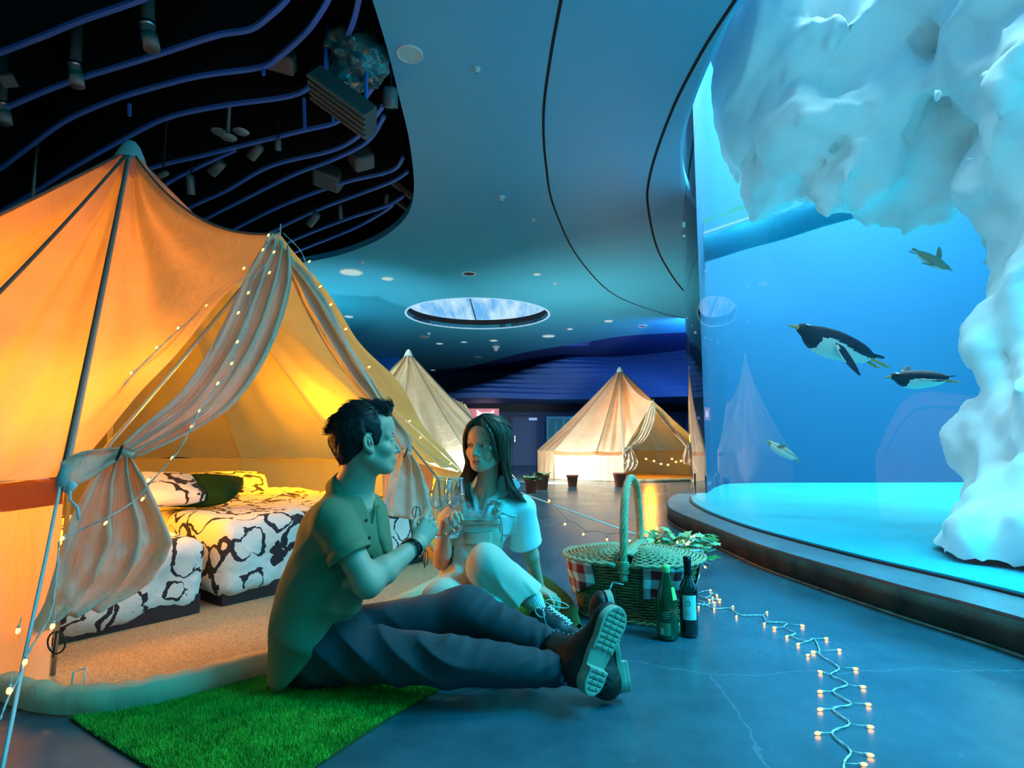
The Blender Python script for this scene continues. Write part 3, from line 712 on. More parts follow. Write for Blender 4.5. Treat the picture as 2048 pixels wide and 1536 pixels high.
drape([((800,896,3.40),(826,912,3.45),.4), ((790,925,3.4),(838,935,3.5)), ((778,960,3.38),(850,965,3.55),1.1), ((770,1000,3.36),(862,1008,3.6),1.1), ((768,1030,3.36),(858,1045,3.6),1)], 34, .020, 2.6, 'flap_skirt', M_canF, 5.0)
# pale wall panel hanging behind the right flap
drape([((765,905,3.9),(865,935,4.1)), ((765,970,3.9),(868,975,4.1)), ((770,1035,3.9),(870,1045,4.1))], 16, .015, 1.5, 'inner_wall', M_can, 6.0)
# ties with toggles
for (x, y, Y) in ((246,905,2.10), (813,905,3.38)):
    c = P(x, y, Y); b = MB(); b.lathe([(.020,-.012),(.026,-.006),(.026,.006),(.020,.012)], 14, Matrix.Translation(c+V((0,.02,0))) @ Matrix.Rotation(.5, 4, 'Y')); tie = b.build('flap_tie', M_canF, tent, world_space=True)
    b = MB(); b.tube([c+V((-.012,-.016,-.028)), c+V((.002,-.02,0)), c+V((.008,-.016,.026))], [.004,.006,.004], 6); b.build('toggle', M_dark, tie, world_space=True)
def loop_cord(cx, cy, Y, w, h, name='cord_loop'):
    pts = [P(cx+w*math.sin(a), cy-h*math.cos(a), Y) for a in [2*PI*k/16 for k in range(17)]]+[P(cx-w*.4, cy+h*1.35, Y-.01)]
    b = MB(); b.tube(pts, .0028, 5); return b.build(name, M_dark, tent, world_space=True)
loop_cord(113, 1285, 1.92, 18, 22); loop_cord(833, 1025, 3.33, 8, 12); loop_cord(851, 1115, 3.3, 5, 16)
# groundsheet sill: rolled canvas along the doorway
sill = [G(-70,1335), G(0,1385), G(60,1412), G(140,1424), G(230,1418), G(330,1400), G(440,1368), G(560,1336), G(640,1300), V((-.62,2.75,0)), V((-.42,3.3,0)), V((-.33,3.95,0))]
for s_ in sill: s_.z = .0
sp = spline(sill, 8); b = MB(); rows = []
for j, q in enumerate(sp):
    t = (sp[min(j+1, len(sp)-1)]-sp[max(j-1, 0)]).normalized(); nn = V((t.y, -t.x, 0)); hgt = .075+.012*nz((j*.3, 0, 1))
    if nn.dot(q-TC) < 0: nn = -nn
    w = .012*nz((j*.45, 3, 0))
    rows.append([q-nn*.10+V((0,0,.008)), q-nn*.055+V((0,0,hgt*.55)), q-nn*(.01+w)+V((0,0,hgt)), q+nn*(.028+w)+V((0,0,hgt*.86)), q+nn*(.036+w)+V((0,0,hgt*.4)), q+nn*.03+V((0,0,.004))])
b.grid(rows); b.build('door_sill', canvas_mat('sill_canvas', (.78,.62,.38), (.6,.5,.3), .15, bump=.4, bscale=10), tent, world_space=True)
# D ring with webbing on the sill
c = P(142,1383,1.89); b = MB()
b.tube([c+V((.024*math.cos(a), -.004, .020*math.sin(a))) for a in [2*PI*k/14 for k in range(15)]], .0025, 6)
b.build('ring', mat('steel', (.5,.5,.52), .3, 1), tent, world_space=True)
b = MB(); b.tube([c+V((.0,0,.01)), c+V((-.012,.02,.05)), c+V((.02,.03,.06)), c+V((.03,.01,.02))], .003, 6); b.build('rope_end', M_rope, tent, world_space=True)
# rug floor of woven seagrass
def rug_mat():
    m = bpy.data.materials.new('woven_rug'); m.use_nodes = True; nt = m.node_tree; bb = nt.nodes['Principled BSDF']; bb.inputs['Roughness'].default_value = .9
    tc = nt.nodes.new('ShaderNodeTexCoord'); mp = nt.nodes.new('ShaderNodeMapping'); mp.inputs['Rotation'].default_value = (0,0,.5)
    bk = nt.nodes.new('ShaderNodeTexBrick'); bk.inputs['Scale'].default_value = 46; bk.inputs['Mortar Size'].default_value = .03; bk.inputs['Mortar Smooth'].default_value = 1
    bk.inputs['Color1'].default_value = (.60,.40,.22,1); bk.inputs['Color2'].default_value = (.40,.26,.13,1); bk.inputs['Mortar'].default_value = (.25,.19,.13,1)
    nt.links.new(tc.outputs['Object'], mp.inputs[0]); nt.links.new(mp.outputs[0], bk.inputs['Vector']); nt.links.new(bk.outputs['Color'], bb.inputs['Base Color'])
    bp = nt.nodes.new('ShaderNodeBump'); bp.inputs['Strength'].default_value = .6; bp.inputs['Distance'].default_value = .005; nt.links.new(bk.outputs['Fac'], bp.inputs['Height']); bp.invert = True; nt.links.new(bp.outputs[0], bb.inputs['Normal'])
    return m
pl = [(q.x, q.y) for q in sp[6:]]+[(TC.x+2.2*math.cos(a), TC.y+2.2*math.sin(a)) for a in [j*2*PI/36 for j in range(1, 29)]]
b = MB(); b.prism(pl, .002, .010); rug = b.build('floor_mat', rug_mat(), tent, smooth=False, world_space=True)
# guy ropes
def rope(name, pts, r, m=M_rope, parent=tent):
    b = MB(); b.tube([V(p) for p in pts], r, 6); return b.build(name, m, parent, world_space=True)
fr = P(-12,1620,1.42); fr.z = max(fr.z, .01)
b = MB(); e0 = TL+V((.0,-.02,-.02)); e1 = G(-15,1640,0.0)
rope('guy_rope', [e0, P(95,1100,1.86), P(48,1320,1.68), P(18,1470,1.56), P(-8,1600,1.47)], .0052)
rope('guy_rope', [TRr+V((.02,-.02,-.02)), P(1040,985,3.75), P(1190,1040,3.55), P(1290,1075,3.45), G(1420,1128)], .0045)
c = P(140,975,2.0); b = MB(); b.box((-.012,-.008,-.02), (.014,.008,.02), Matrix.Translation(c) @ Matrix.Rotation(.6, 4, 'Y')); b.build('rope_slider', mat('clear_plastic', (.7,.8,.85), .2), tent, world_space=True)
rope('rope_tail', [c, P(140,1000,1.98), P(155,1015,1.97), P(158,1040,1.97)], .005)
# webbing sleeve on the corner
b = MB(); b.tube([TL+V((0,0,.05)), TL+V((0,-.01,0)), TL+V((0,-.015,-.04))], [.014,.020,.012], 8); b.build('corner_sleeve', M_tape, tent, world_space=True)
# ---- the two far tents are copies of the whole tree
def copy_tree(o, parent=None):
    c = o.copy(); COL.objects.link(c)
    if parent is not None: c.parent = parent; c.matrix_parent_inverse = o.matrix_parent_inverse
    for ch in [x for x in bpy.data.objects if x.parent == o]: copy_tree(ch, c)
    return c
t3 = copy_tree(tent); t3.location = (2.95, 15.6, 0); t3.rotation_euler = (0, 0, math.radians(-70)); t3['label'] = 'cream bell tent at the back right, open door glowing orange'
t2 = copy_tree(tent); t2.location = (-2.33, 12.8, 0); t2.rotation_euler = (0, 0, math.radians(60)); t2['label'] = 'pale bell tent in the middle distance behind the seated woman'
light('tent_light', 'POINT', (3.55, 15.0, 1.0), (1.0, .36, .01), 75, .1)
light('tent_wash', 'AREA', (.55, 12.6, .25), (1.0, .97, .86), 260, .35, .35, target=(2.2, 14.6, 1.3))
light('tent_wash', 'SPOT', (-.6, 10.6, .3), (1.0, 1.0, 1.0), 650, .08, target=(-2.4, 12.4, 1.5), spot_size=1.5, spot_blend=.8)  # added to brighten the middle tent
# ================================================ BEDS
def pattern_mat():
    m = bpy.data.materials.new('scallop_print'); m.use_nodes = True; nt = m.node_tree; bb = nt.nodes['Principled BSDF']; bb.inputs['Roughness'].default_value = .85
    tc = nt.nodes.new('ShaderNodeTexCoord')
    n = nt.nodes.new('ShaderNodeTexNoise'); n.inputs['Scale'].default_value = 9; n.inputs['Detail'].default_value = 5
    nt.links.new(tc.outputs['Object'], n.inputs['Vector'])
    mv = nt.nodes.new('ShaderNodeMix'); mv.data_type = 'VECTOR'; mv.inputs[0].default_value = .11; nt.links.new(tc.outputs['Object'], mv.inputs[4]); nt.links.new(n.outputs['Color'], mv.inputs[5])
    v = nt.nodes.new('ShaderNodeTexVoronoi'); v.inputs['Scale'].default_value = 7.5; nt.links.new(mv.outputs[1], v.inputs['Vector'])
    s = nt.nodes.new('ShaderNodeMath'); s.operation = 'SUBTRACT'; s.inputs[1].default_value = .52; nt.links.new(v.outputs['Distance'], s.inputs[0])
    a = nt.nodes.new('ShaderNodeMath'); a.operation = 'ABSOLUTE'; nt.links.new(s.outputs[0], a.inputs[0])
    n2 = nt.nodes.new('ShaderNodeTexNoise'); n2.inputs['Scale'].default_value = 5; n2.inputs['Detail'].default_value = 8; nt.links.new(tc.outputs['Object'], n2.inputs['Vector'])
    mr = nt.nodes.new('ShaderNodeMapRange'); mr.inputs[1].default_value = .36; mr.inputs[2].default_value = .66; mr.inputs[3].default_value = 0; mr.inputs[4].default_value = .115; nt.links.new(n2.outputs['Fac'], mr.inputs[0])
    lt = nt.nodes.new('ShaderNodeMath'); lt.operation = 'LESS_THAN'; nt.links.new(a.outputs[0], lt.inputs[0]); nt.links.new(mr.outputs[0], lt.inputs[1])
    mx = nt.nodes.new('ShaderNodeMix'); mx.data_type = 'RGBA'; mx.inputs[6].default_value = (.80,.76,.70,1); mx.inputs[7].default_value = (.02,.02,.03,1)
    nt.links.new(lt.outputs[0], mx.inputs[0]); nt.links.new(mx.outputs[2], bb.inputs['Base Color'])
    w = nt.nodes.new('ShaderNodeTexNoise'); w.inputs['Scale'].default_value = 11; w.inputs['Distortion'].default_value = 1.5; nt.links.new(tc.outputs['Object'], w.inputs['Vector'])
    bp = nt.nodes.new('ShaderNodeBump'); bp.inputs['Strength'].default_value = .5; bp.inputs['Distance'].default_value = .015; nt.links.new(w.outputs['Fac'], bp.inputs['Height']); nt.links.new(bp.outputs[0], bb.inputs['Normal'])
    return m
M_print = pattern_mat()
E1 = V((.59,.807,0)); E2 = V((-.807,.59,0)); B0 = V((-1.945, 2.173, 0))
RB = [[E1.x, E2.x, 0], [E1.y, E2.y, 0], [0, 0, 1]]
def bedpt(s, d, z): return B0+E1*s+E2*d+V((0,0,z))
def bed(s0, s1, d0, d1, h, label, seed, lump=.02):
    c = bedpt((s0+s1)/2, (d0+d1)/2, 0); root = thing('bed', c, label, 'bed', None, rz=math.atan2(E1.y, E1.x))
    b = MB(); hx, hy = (s1-s0)/2, (d1-d0)/2; b.box((-hx+.03, -hy+.03, .012), (hx-.03, hy-.03, .10)); b.build('bed_base', mat('bed_base_black', (.015,.015,.02), .6), root, smooth=False)
    b = MB(); b.box((-hx+.04, -hy+.04, .10), (hx-.04, hy-.04, h-.06)); b.build('mattress', mat('mattress_white', (.7,.68,.62), .8), root, smooth=False)
    cc = bedpt((s0+s1)/2, (d0+d1)/2, 0)
    def fn(p):
        q = (p-A3(cc)) @ np.array(RB, np.float32)
        n = npnoise(p, 7, seed)*lump+npnoise(p, 16, seed+1)*.010+.006*np.abs(npnoise(p, 34, seed+2))
        hang = .035+.02*npnoise(p, 5, seed+4)
        qq = q.copy(); qq[:, 2] -= (h+hang)/2
        d = np.abs(qq)-(np.stack([np.full(len(p), hx), np.full(len(p), hy), (h-hang)/2], 1)-.085)
        return np.linalg.norm(np.maximum(d, 0), axis=1)+np.minimum(d.max(1), 0)-.085-n
    lo = [min(bedpt(s, d, 0)[i] for s in (s0-.1, s1+.1) for d in (d0-.1, d1+.1)) for i in (0, 1)]+[.015]
    hi = [max(bedpt(s, d, 0)[i] for s in (s0-.1, s1+.1) for d in (d0-.1, d1+.1)) for i in (0, 1)]+[h+.1]
    sdf_mesh('duvet', fn, lo, hi, .022, M_print, root, 1)
    return root
bed(-.14, .84, .0, 1.75, .37, 'low bed at the left with a black and white scalloped duvet', 3)
bed(.90, 2.36, .02, 1.95, .44, 'wide bed with patterned duvet, directly behind the seated man', 9)
def pillow(px, py, Y, w, hgt, t, label, m, ang, tilt, name='pillow', cat='pillow', grp=None):
    c = P(px, py, Y)
    R3 = Matrix.Rotation(ang, 3, 'Z') @ Matrix.Rotation(tilt, 3, 'X'); Rn = [[R3[i][j] for j in range(3)] for i in range(3)]
    def fn(p):
        q = (p-A3(c)) @ np.array(Rn, np.float32); x = q[:,0]/(w/2); y = q[:,1]/(hgt/2)
        th = t/2*np.clip(1-np.abs(x)**2.6, 0, 1)**.5*np.clip(1-np.abs(y)**2.6, 0, 1)**.5+.004
        d = np.stack([np.abs(q[:,0])-w/2*(1-.10*y*y), np.abs(q[:,1])-hgt/2*(1-.10*x*x), (np.abs(q[:,2])-th)*.8], 1)
        return d.max(1)+.004*npnoise(p, 20, 5)
    r = max(w, hgt)*.62
    o = sdf_mesh(name, fn, (c.x-r, c.y-r, max(c.z-r*.8, .4)), (c.x+r, c.y+r, c.z+r*.8), .011, m, None, 1)
    return tag(o, label, cat, grp)
pillow(312, 978, 3.25, .46, .34, .13, 'patterned pillow left of the dark green cushion', M_print, .8, .35)
pillow(450, 974, 4.6, .62, .42, .15, 'patterned pillow behind the dark green cushion', M_print, .5, .45)
pillow(390, 980, 3.45, .50, .30, .15, 'dark green plush cushion lying on the beds', mat('green_plush', (.010,.045,.014), .9, bump=.5, bscale=180, spec=.1), .10, .32, 'cushion', 'cushion')
# ================================================ TURF MATS
def turf(label, poly, n, seed, edge=None):
    rnd = np.random.RandomState(seed); root = thing('grass_mat', (sum(q[0] for q in poly)/len(poly), sum(q[1] for q in poly)/len(poly), .001), label, 'artificial grass mat')
    b = MB(); b.prism(poly, .001, .008); b.build('mat_backing', mat('turf_backing', (.02,.06,.015), .9), root, smooth=False, world_space=True)
    xs = [q[0] for q in poly]; ys = [q[1] for q in poly]; pa = np.array(poly)
    X = rnd.uniform(min(xs), max(xs), n*2); Y = rnd.uniform(min(ys), max(ys), n*2); ins = np.zeros(len(X), bool)
    for i in range(len(pa)):
        (x1, y1), (x2, y2) = pa[i], pa[(i+1) % len(pa)]
        if y1 == y2: continue
        c = ((y1 > Y) != (y2 > Y)) & (X < (x2-x1)*(Y-y1)/(y2-y1)+x1); ins ^= c
    X = X[ins][:n]; Y = Y[ins][:n]; k = len(X)
    a = rnd.uniform(0, 2*PI, k); h = rnd.uniform(.012, .024, k); w = .0016; ld = rnd.uniform(0, .012, k); la = rnd.uniform(0, 2*PI, k)
    Vv = np.zeros((k, 3, 3)); 
    Vv[:,0] = np.stack([X-w*np.cos(a), Y-w*np.sin(a), np.full(k, .006)], 1); Vv[:,1] = np.stack([X+w*np.cos(a), Y+w*np.sin(a), np.full(k, .006)], 1)
    Vv[:,2] = np.stack([X+ld*np.cos(la), Y+ld*np.sin(la), h], 1); Vv = Vv.reshape(-1, 3)-np.array(root.location)
    me = bpy.data.meshes.new('grass_pile'); me.from_pydata(Vv.tolist(), [], [(3*i, 3*i+1, 3*i+2) for i in range(k)]); me.update()
    o = finish('grass_pile', me, mat('turf_green', (.04,.30,.02), .6, col2=(.12,.60,.05), vscale=14), root, False); o['kind'] = 'stuff'
    return root
TURF1 = [(q.x, q.y) for q in [G(140,1440), G(230,1432), G(330,1412), G(440,1382), G(560,1350), G(700,1320), G(860,1345), G(905,1368), G(760,1452), G(600,1560), G(480,1680), G(330,1560), G(215,1490)]]
turf('bright green artificial grass mat in front of the tent doorway', TURF1, 90000, 1)
TURF2 = [(.14,3.50),(.27,2.95),(.27,2.5),(.12,2.28),(-.30,2.22),(-.55,2.40),(-.30,2.95),(-.22,3.4)]
t2m = turf('second green grass mat under the seated woman, its edge curling up', TURF2, 42000, 2)
b = MB(); rows = []
for q in spline([V((-.15,3.52,0)), V((.14,3.46,0)), V((.245,3.1,0)), V((.275,2.8,0)), V((.27,2.5,0))], 6):
    rows.append([q+V((-.05,-.02,.004)), q+V((-.015,0,.03)), q+V((.01,.005,.062)), q+V((.022,.008,.055)), q+V((.012,.004,.012))])
b.grid(rows); b.build('curled_edge', mat('turf_edge', (.02,.10,.02), .9, bump=.6, bscale=90), t2m, world_space=True)
# ================================================ PICNIC BASKET
M_wick = mat('wicker', (.26,.17,.07), .6, var=.35, vscale=18, bump=.3, bscale=120)
M_wickd = mat('wicker_pale', (.50,.37,.20), .6, var=.25, vscale=18, bump=.3, bscale=120)
M_wdk = mat('wicker_dark', (.03,.022,.012), .9)
BK = V((.585, 2.86, 0)); bang = -.40
basket = thing('picnic_basket', BK, 'wicker picnic basket with tall hoop handle and red gingham lining', 'basket', None, rz=bang)
def se(a, bb, t, n=3.2):
    c, s = math.cos(t), math.sin(t); return V((a*abs(c)**(2/n)*(1 if c >= 0 else -1), bb*abs(s)**(2/n)*(1 if s >= 0 else -1), 0))
def bax(z): f = z/.26; return .245+.055*f, .150+.045*f
b = MB(); NS = 46
for r in range(20):
    z = .010+r*.0128; a, bb = bax(z); pts = []
    for k in range(NS*2+1):
        t = 2*PI*k/(NS*2); off = .0045*math.cos(PI*k+ (PI if r % 2 else 0)) if k % 2 == 0 or True else 0
        off = .0048*(1 if (k//1+r) % 2 else -1)
        q = se(a+off, bb+off, t); q.z = z+.0012*math.sin(k*1.7+r); pts.append(q)
    b.tube(pts, .0058, 5, cap=False)
b.build('woven_body', M_wick, basket)
b = MB()
for k in range(NS):
    t = 2*PI*k/NS; b.tube([se(*bax(0), t)+V((0,0,.003)), se(*bax(.26), t)+V((0,0,.262))], .0034, 4)
b.build('stakes', M_wick, basket)
b = MB(); b.grid([[se(*[x-.009 for x in bax(z)], 2*PI*k/40)+V((0,0,z)) for k in range(40)] for z in (.004, .25)], closed=True); b.F.append(tuple(range(40))); b.MI.append(0); b.build('inner_lining', M_wdk, basket)
for z in (.008, .262):
    b = MB(); a, bb = bax(z)
    for ph in (0, PI):
        pts = []
        for k in range(121):
            t = 2*PI*k/120; q = se(a+.004+.006*math.cos(t*28+ph), bb+.004+.006*math.cos(t*28+ph), t); q.z = z+.006*math.sin(t*28+ph); pts.append(q)
        b.tube(pts, .0065, 5, cap=False)
    b.build('rim', M_wickd, basket)
# lids: half ovals with concentric weave and a fan of spokes
for s, op in ((-1, .0), (1, .06)):
    b = MB(); A_, B_ = .325, .215
    def lidp(f, th, s=s, op=op):
        q = se(A_*f, B_*f, th, 2.5); x = .035+abs(q.x)*.92; z = .300-.045*(f**2)+.012*math.cos(q.y*7)+op*.3*abs(q.x); return V((s*x, q.y, z+.012))
    for r in range(17):
        f = .12+.88*r/16; pts = []; nk = 40
        for k in range(nk+1):
            th = -PI/2+PI*k/nk; q = lidp(f, th); q.z += .0035*(1 if (k+r) % 2 else -1); pts.append(q)
        b.tube(pts, .0048 if r < 16 else .009, 5)
    for k in range(21):
        th = -PI/2+PI*k/20; b.tube([lidp(.08, th), lidp(.55, th), lidp(.98, th)], .0036, 4)
    rows = [[lidp(f, -PI/2+PI*k/16)-V((0,0,.007)) for k in range(17)] for f in (.05, .5, .98)]
    lid = b.build('lid', M_wickd, basket)
    b = MB(); b.grid(rows); o = b.build('lid_lining', M_wdk, lid)
b = MB()
for yy in range(27):
    y = -.205+yy*.0158; b.tube([V((-.034,y,.315)), V((0,y,.322)), V((.034,y,.315))], .0062, 5)
b.tube([V((-.036,-.212,.314)), V((-.036,.212,.314))], .007, 6); b.tube([V((.036,-.212,.314)), V((.036,.212,.314))], .007, 6)
b.build('centre_bar', M_wickd, basket)
# handle: twisted strands round a hoop
b = MB(); hp = [V((0,-.204,.20)), V((0,-.205,.26)), V((0,-.195,.42)), V((0,-.15,.56)), V((0,-.06,.635)), V((0,.06,.635)), V((0,.15,.56)), V((0,.195,.42)), V((0,.205,.26)), V((0,.204,.20))]
hc = spline(hp, 22)
for j in range(7):
    pts = []
    for i, q in enumerate(hc):
        t = (hc[min(i+1, len(hc)-1)]-hc[max(i-1, 0)]).normalized(); u = V((1,0,0)); w = t.cross(u); a = 2*PI*j/7+i*.16; pts.append(q+(u*math.cos(a)+w*math.sin(a))*.0125)
    b.tube(pts, .0068, 5)
b.tube(hc, .011, 6)
b.build('handle', M_wickd, basket)
for y in (-.212, .212):
    b = MB(); 
    for k in range(6): b.tube([V((-.026,y*1.0,.235+k*.009)), V((0,y*1.06,.235+k*.009)), V((.026,y,.235+k*.009))], .005, 5)
    b.build('handle_binding', M_wickd, basket)
def gingham_mat():
    m = bpy.data.materials.new('red_gingham'); m.use_nodes = True; nt = m.node_tree; bb = nt.nodes['Principled BSDF']; bb.inputs['Roughness'].default_value = .85
    uv = nt.nodes.new('ShaderNodeUVMap'); sp_ = nt.nodes.new('ShaderNodeSeparateXYZ'); nt.links.new(uv.outputs[0], sp_.inputs[0]); outs = []
    for i in (0, 1):
        mo = nt.nodes.new('ShaderNodeMath'); mo.operation = 'PINGPONG'; mo.inputs[1].default_value = 1.0; nt.links.new(sp_.outputs[i], mo.inputs[0])
        g = nt.nodes.new('ShaderNodeMath'); g.operation = 'GREATER_THAN'; g.inputs[1].default_value = .5; nt.links.new(mo.outputs[0], g.inputs[0]); outs.append(g)
    ad = nt.nodes.new('ShaderNodeMath'); ad.operation = 'ADD'; nt.links.new(outs[0].outputs[0], ad.inputs[0]); nt.links.new(outs[1].outputs[0], ad.inputs[1])
    dv = nt.nodes.new('ShaderNodeMath'); dv.operation = 'MULTIPLY'; dv.inputs[1].default_value = .5; nt.links.new(ad.outputs[0], dv.inputs[0])
    r = nt.nodes.new('ShaderNodeValToRGB'); r.color_ramp.interpolation = 'CONSTANT'; e = r.color_ramp.elements; e[0].color = (.85,.85,.82,1); e[0].position = 0; e[1].position = .75; e[1].color = (.42,.01,.015,1); k = e.new(.25); k.color = (.62,.30,.27,1)
    nt.links.new(dv.outputs[0], r.inputs[0]); nt.links.new(r.outputs[0], bb.inputs['Base Color']); return m
M_ging = gingham_mat()
def cloth_flap(t0, t1, z0f, z1f, name, seed):
    """cloth hanging outside the basket between two angles"""
    n, m_ = 26, 12; Vv = []; UV = []
    for j in range(m_+1):
        v = j/m_
        for i in range(n+1):
            u = i/n; t = t0+(t1-t0)*u; z = z0f+(z1f(u)-z0f)*v; a, bb = bax(max(z, 0)); o = .016+.010*math.sin(u*9+seed)*v+.006*nz((u*4, v*4, seed)); q = se(a+o, bb+o, t); q.z = z; Vv.append(q); UV.append((u*(t1-t0)*.27/.050, v*(z0f-z1f(u))/.040))
    F = [(j*(n+1)+i, j*(n+1)+i+1, (j+1)*(n+1)+i+1, (j+1)*(n+1)+i) for j in range(m_) for i in range(n)]
    o = from_data(name, Vv, F, M_ging, basket); uvl = o.data.uv_layers.new(name='UVMap')
    for l in o.data.loops: uvl.data[l.index].uv = UV[l.vertex_index]
    thick(o, .003); return o
cloth_flap(-PI*.97, -PI*.60, .272, lambda u: .118-.02*math.sin(u*PI)-.025*(u < .5)*(1-u*2)+.05*u*u, 'gingham_flap', 1)
cloth_flap(-PI*.46, -PI*.20, .272, lambda u: .125-.01*u, 'gingham_flap', 2)
cloth_flap(-.12, .9, .272, lambda u: .16-.02*u, 'gingham_flap', 3)
cloth_flap(PI*.35, PI*1.02, .272, lambda u: .17-.02*u, 'gingham_flap', 4)
b = MB(); b.tube([V((-.05,-.215,.19)), V((-.06,-.222,.165)), V((-.075,-.224,.14))], .004, 5); b.tube([V((-.05,-.215,.19)), V((.0,-.22,.185))], .004, 5); b.build('tie_string', mat('string_white', (.7,.7,.7), .8), basket)
# ================================================ BOTTLES
def glassy(name, col, rough=.03):
    m = bpy.data.materials.new(name); m.use_nodes = True; bb = m.node_tree.nodes['Principled BSDF']; bb.inputs['Base Color'].default_value = (*col, 1); bb.inputs['Roughness'].default_value = rough; bb.inputs['Transmission Weight'].default_value = .9; bb.inputs['IOR'].default_value = 1.3; return m
gp = G(1338,1281)+V((0,.02,0))
gb = thing('water_bottle', gp, 'green glass water bottle with a pale green cap beside the basket', 'bottle', rz=-.1)
b = MB(); b.lathe([(.001,.004),(.036,.002),(.042,.010),(.0445,.04),(.045,.11),(.043,.16),(.034,.205),(.022,.245),(.0155,.275),(.0145,.293)], 32, cap=True); b.build('bottle_body', mat('green_glass', (.004,.075,.022), .05, coat=.5, spec=.8, trans=.35), gb)
b = MB(); b.lathe([(.0165,.272),(.0175,.276),(.0175,.292),(.016,.300),(.001,.302)], 20, cap=False); b.build('cap', mat('cap_green', (.35,.62,.20), .4), gb)
def curved_label(root, r, a0, a1, z0, z1, m, name='label', n=20, rf=None):
    b = MB(); b.grid([[V(((rf(z) if rf else r)*math.cos(a0+(a1-a0)*k/n), (rf(z) if rf else r)*math.sin(a0+(a1-a0)*k/n), z)) for k in range(n+1)] for z in [z0+(z1-z0)*j/4 for j in range(5)]]); return b.build(name, m, root)
curved_label(gb, .0458, -PI*.78, -PI*.45, .025, .075, mat('label_green', (.10,.22,.10), .5), 'back_label')
curved_label(gb, .0466, -PI*.74, -PI*.64, .03, .055, mat('label_white', (.6,.66,.6), .5), 'barcode_label')
curved_label(gb, .0, -PI*.35, -PI*.12, .165, .215, mat('label_neck', (.30,.62,.18), .4), 'neck_label', rf=lambda z: .0440-(z-.16)*.235+.001)
for k, (zz, w) in enumerate(((.118,.36), (.110,.30), (.102,.34), (.094,.22))):
    curved_label(gb, .0462, -PI*.66, -PI*(.66-w*.6), zz, zz+.0025, mat('label_print', (.22,.40,.25), .5), 'print_line')
wp = G(1379,1272)+V((0,.0,0))
wb_ = thing('wine_bottle', wp, 'dark wine bottle with a cream label behind the green bottle', 'bottle', rz=.0)
b = MB(); b.lathe([(.001,.006),(.030,.002),(.0365,.008),(.0378,.02),(.0378,.185),(.035,.208),(.022,.232),(.0155,.25),(.0148,.30),(.0160,.305),(.0160,.32),(.0148,.322)], 32, cap=True); b.build('bottle_body', mat('wine_glass_dark', (.006,.012,.010), .06, coat=.6, spec=.8), wb_)
b = MB(); b.lathe([(.0152,.250),(.0158,.252),(.0158,.30),(.0170,.304),(.0170,.328),(.001,.330)], 20); b.build('foil_capsule', mat('foil_black', (.01,.01,.012), .35, .4), wb_)
curved_label(wb_, .0385, -PI*.80, -PI*.30, .075, .175, mat('label_cream', (.78,.78,.66), .6), 'label')
b = MB(); b.add([V((.0392*math.cos(-PI*.62+dx), .0392*math.sin(-PI*.62+dx), .143+dz)) for dx, dz in [(.30*math.cos(a), .013*math.sin(a)) for a in [2*PI*k/20 for k in range(20)]]], [tuple(range(20))]); b.build('label_emblem', mat('emblem_grey', (.32,.40,.34), .6), wb_)
for k, w in enumerate((.18, .13, .16)): curved_label(wb_, .0390, -PI*.70, -PI*(.70-w), .108-.007*k, .1095-.007*k, mat('label_ink', (.3,.34,.3), .6), 'print_line')
# ================================================ POTTED IVY behind the basket
M_leafs = [mat('ivy_green', (.06,.26,.06), .5, var=.3, vscale=20), mat('ivy_pale', (.42,.52,.22), .5, var=.3, vscale=20), mat('ivy_teal', (.10,.36,.26), .5)]
M_terra = mat('terracotta', (.42,.10,.055), .6, var=.12, vscale=10)
def pot(root, r0, r1, h, m=M_terra):
    b = MB(); b.lathe([(.001,.004),(r0,.002),(r0*1.0,.006),(r1*.95,h*.82),(r1*1.06,h*.83),(r1*1.08,h),(r1*.96,h),(r1*.9,h*.86),(.001,h*.86)], 28); b.build('pot', m, root)
def leaf(b, c, d, up, L, W, mi):
    d = d.normalized(); sd = d.cross(up).normalized(); upn = sd.cross(d)
    pts = [(0,0),(.18,.42),(.40,.30),(.52,.62),(.70,.26),(1.0,0)]
    Vv = [c+d*(x*L)+sd*(y*W)+upn*(-.12*L*x*x) for x, y in pts]+[c+d*(x*L)-sd*(y*W)+upn*(-.12*L*x*x) for x, y in pts[1:-1]]+[c+d*(.5*L)-upn*(.05*L)]
    F = [(0,1,10),(1,2,10),(2,3,10),(3,4,10),(4,5,10),(5,9,10),(9,8,10),(8,7,10),(7,6,10),(6,0,10)]
    b.add(Vv, F, mi)
ivp = P(1350, 1100, 3.25); iv = thing('potted_ivy', (ivp.x, ivp.y, 0), 'ivy in a terracotta pot wrapped in fairy lights, behind the basket', 'potted plant')
pot(iv, .075, .105, .205)
rnd = random.Random(5); b = MB(); st = MB()
for k in range(120):
    a = rnd.uniform(0, 2*PI); rr = rnd.uniform(.02, .19); base = V((.03*math.cos(a), .03*math.sin(a), .18)); tip = V((rr*math.cos(a)*1.1, rr*math.sin(a)*.8, .245+rnd.uniform(-.02, .095)-rr*.15))
    st.tube([base, (base+tip)/2+V((0,0,.03)), tip], .0018, 4)
    leaf(b, tip, V((math.cos(a+rnd.uniform(-.8,.8)), math.sin(a+rnd.uniform(-.8,.8)), rnd.uniform(-.3,.5))), V((rnd.uniform(-.3,.3), rnd.uniform(-.6,.1), 1)), rnd.uniform(.055,.09), rnd.uniform(.04,.06), rnd.choice((0,0,1,1,2)))
leaf(b, V((-.12,-.02,.27)), V((-.1,-.1,1)), V((0,-1,0)), .08, .05, 1)
b.build('foliage', M_leafs, iv, smooth=False); st.build('stems', M_leafs[0], iv)
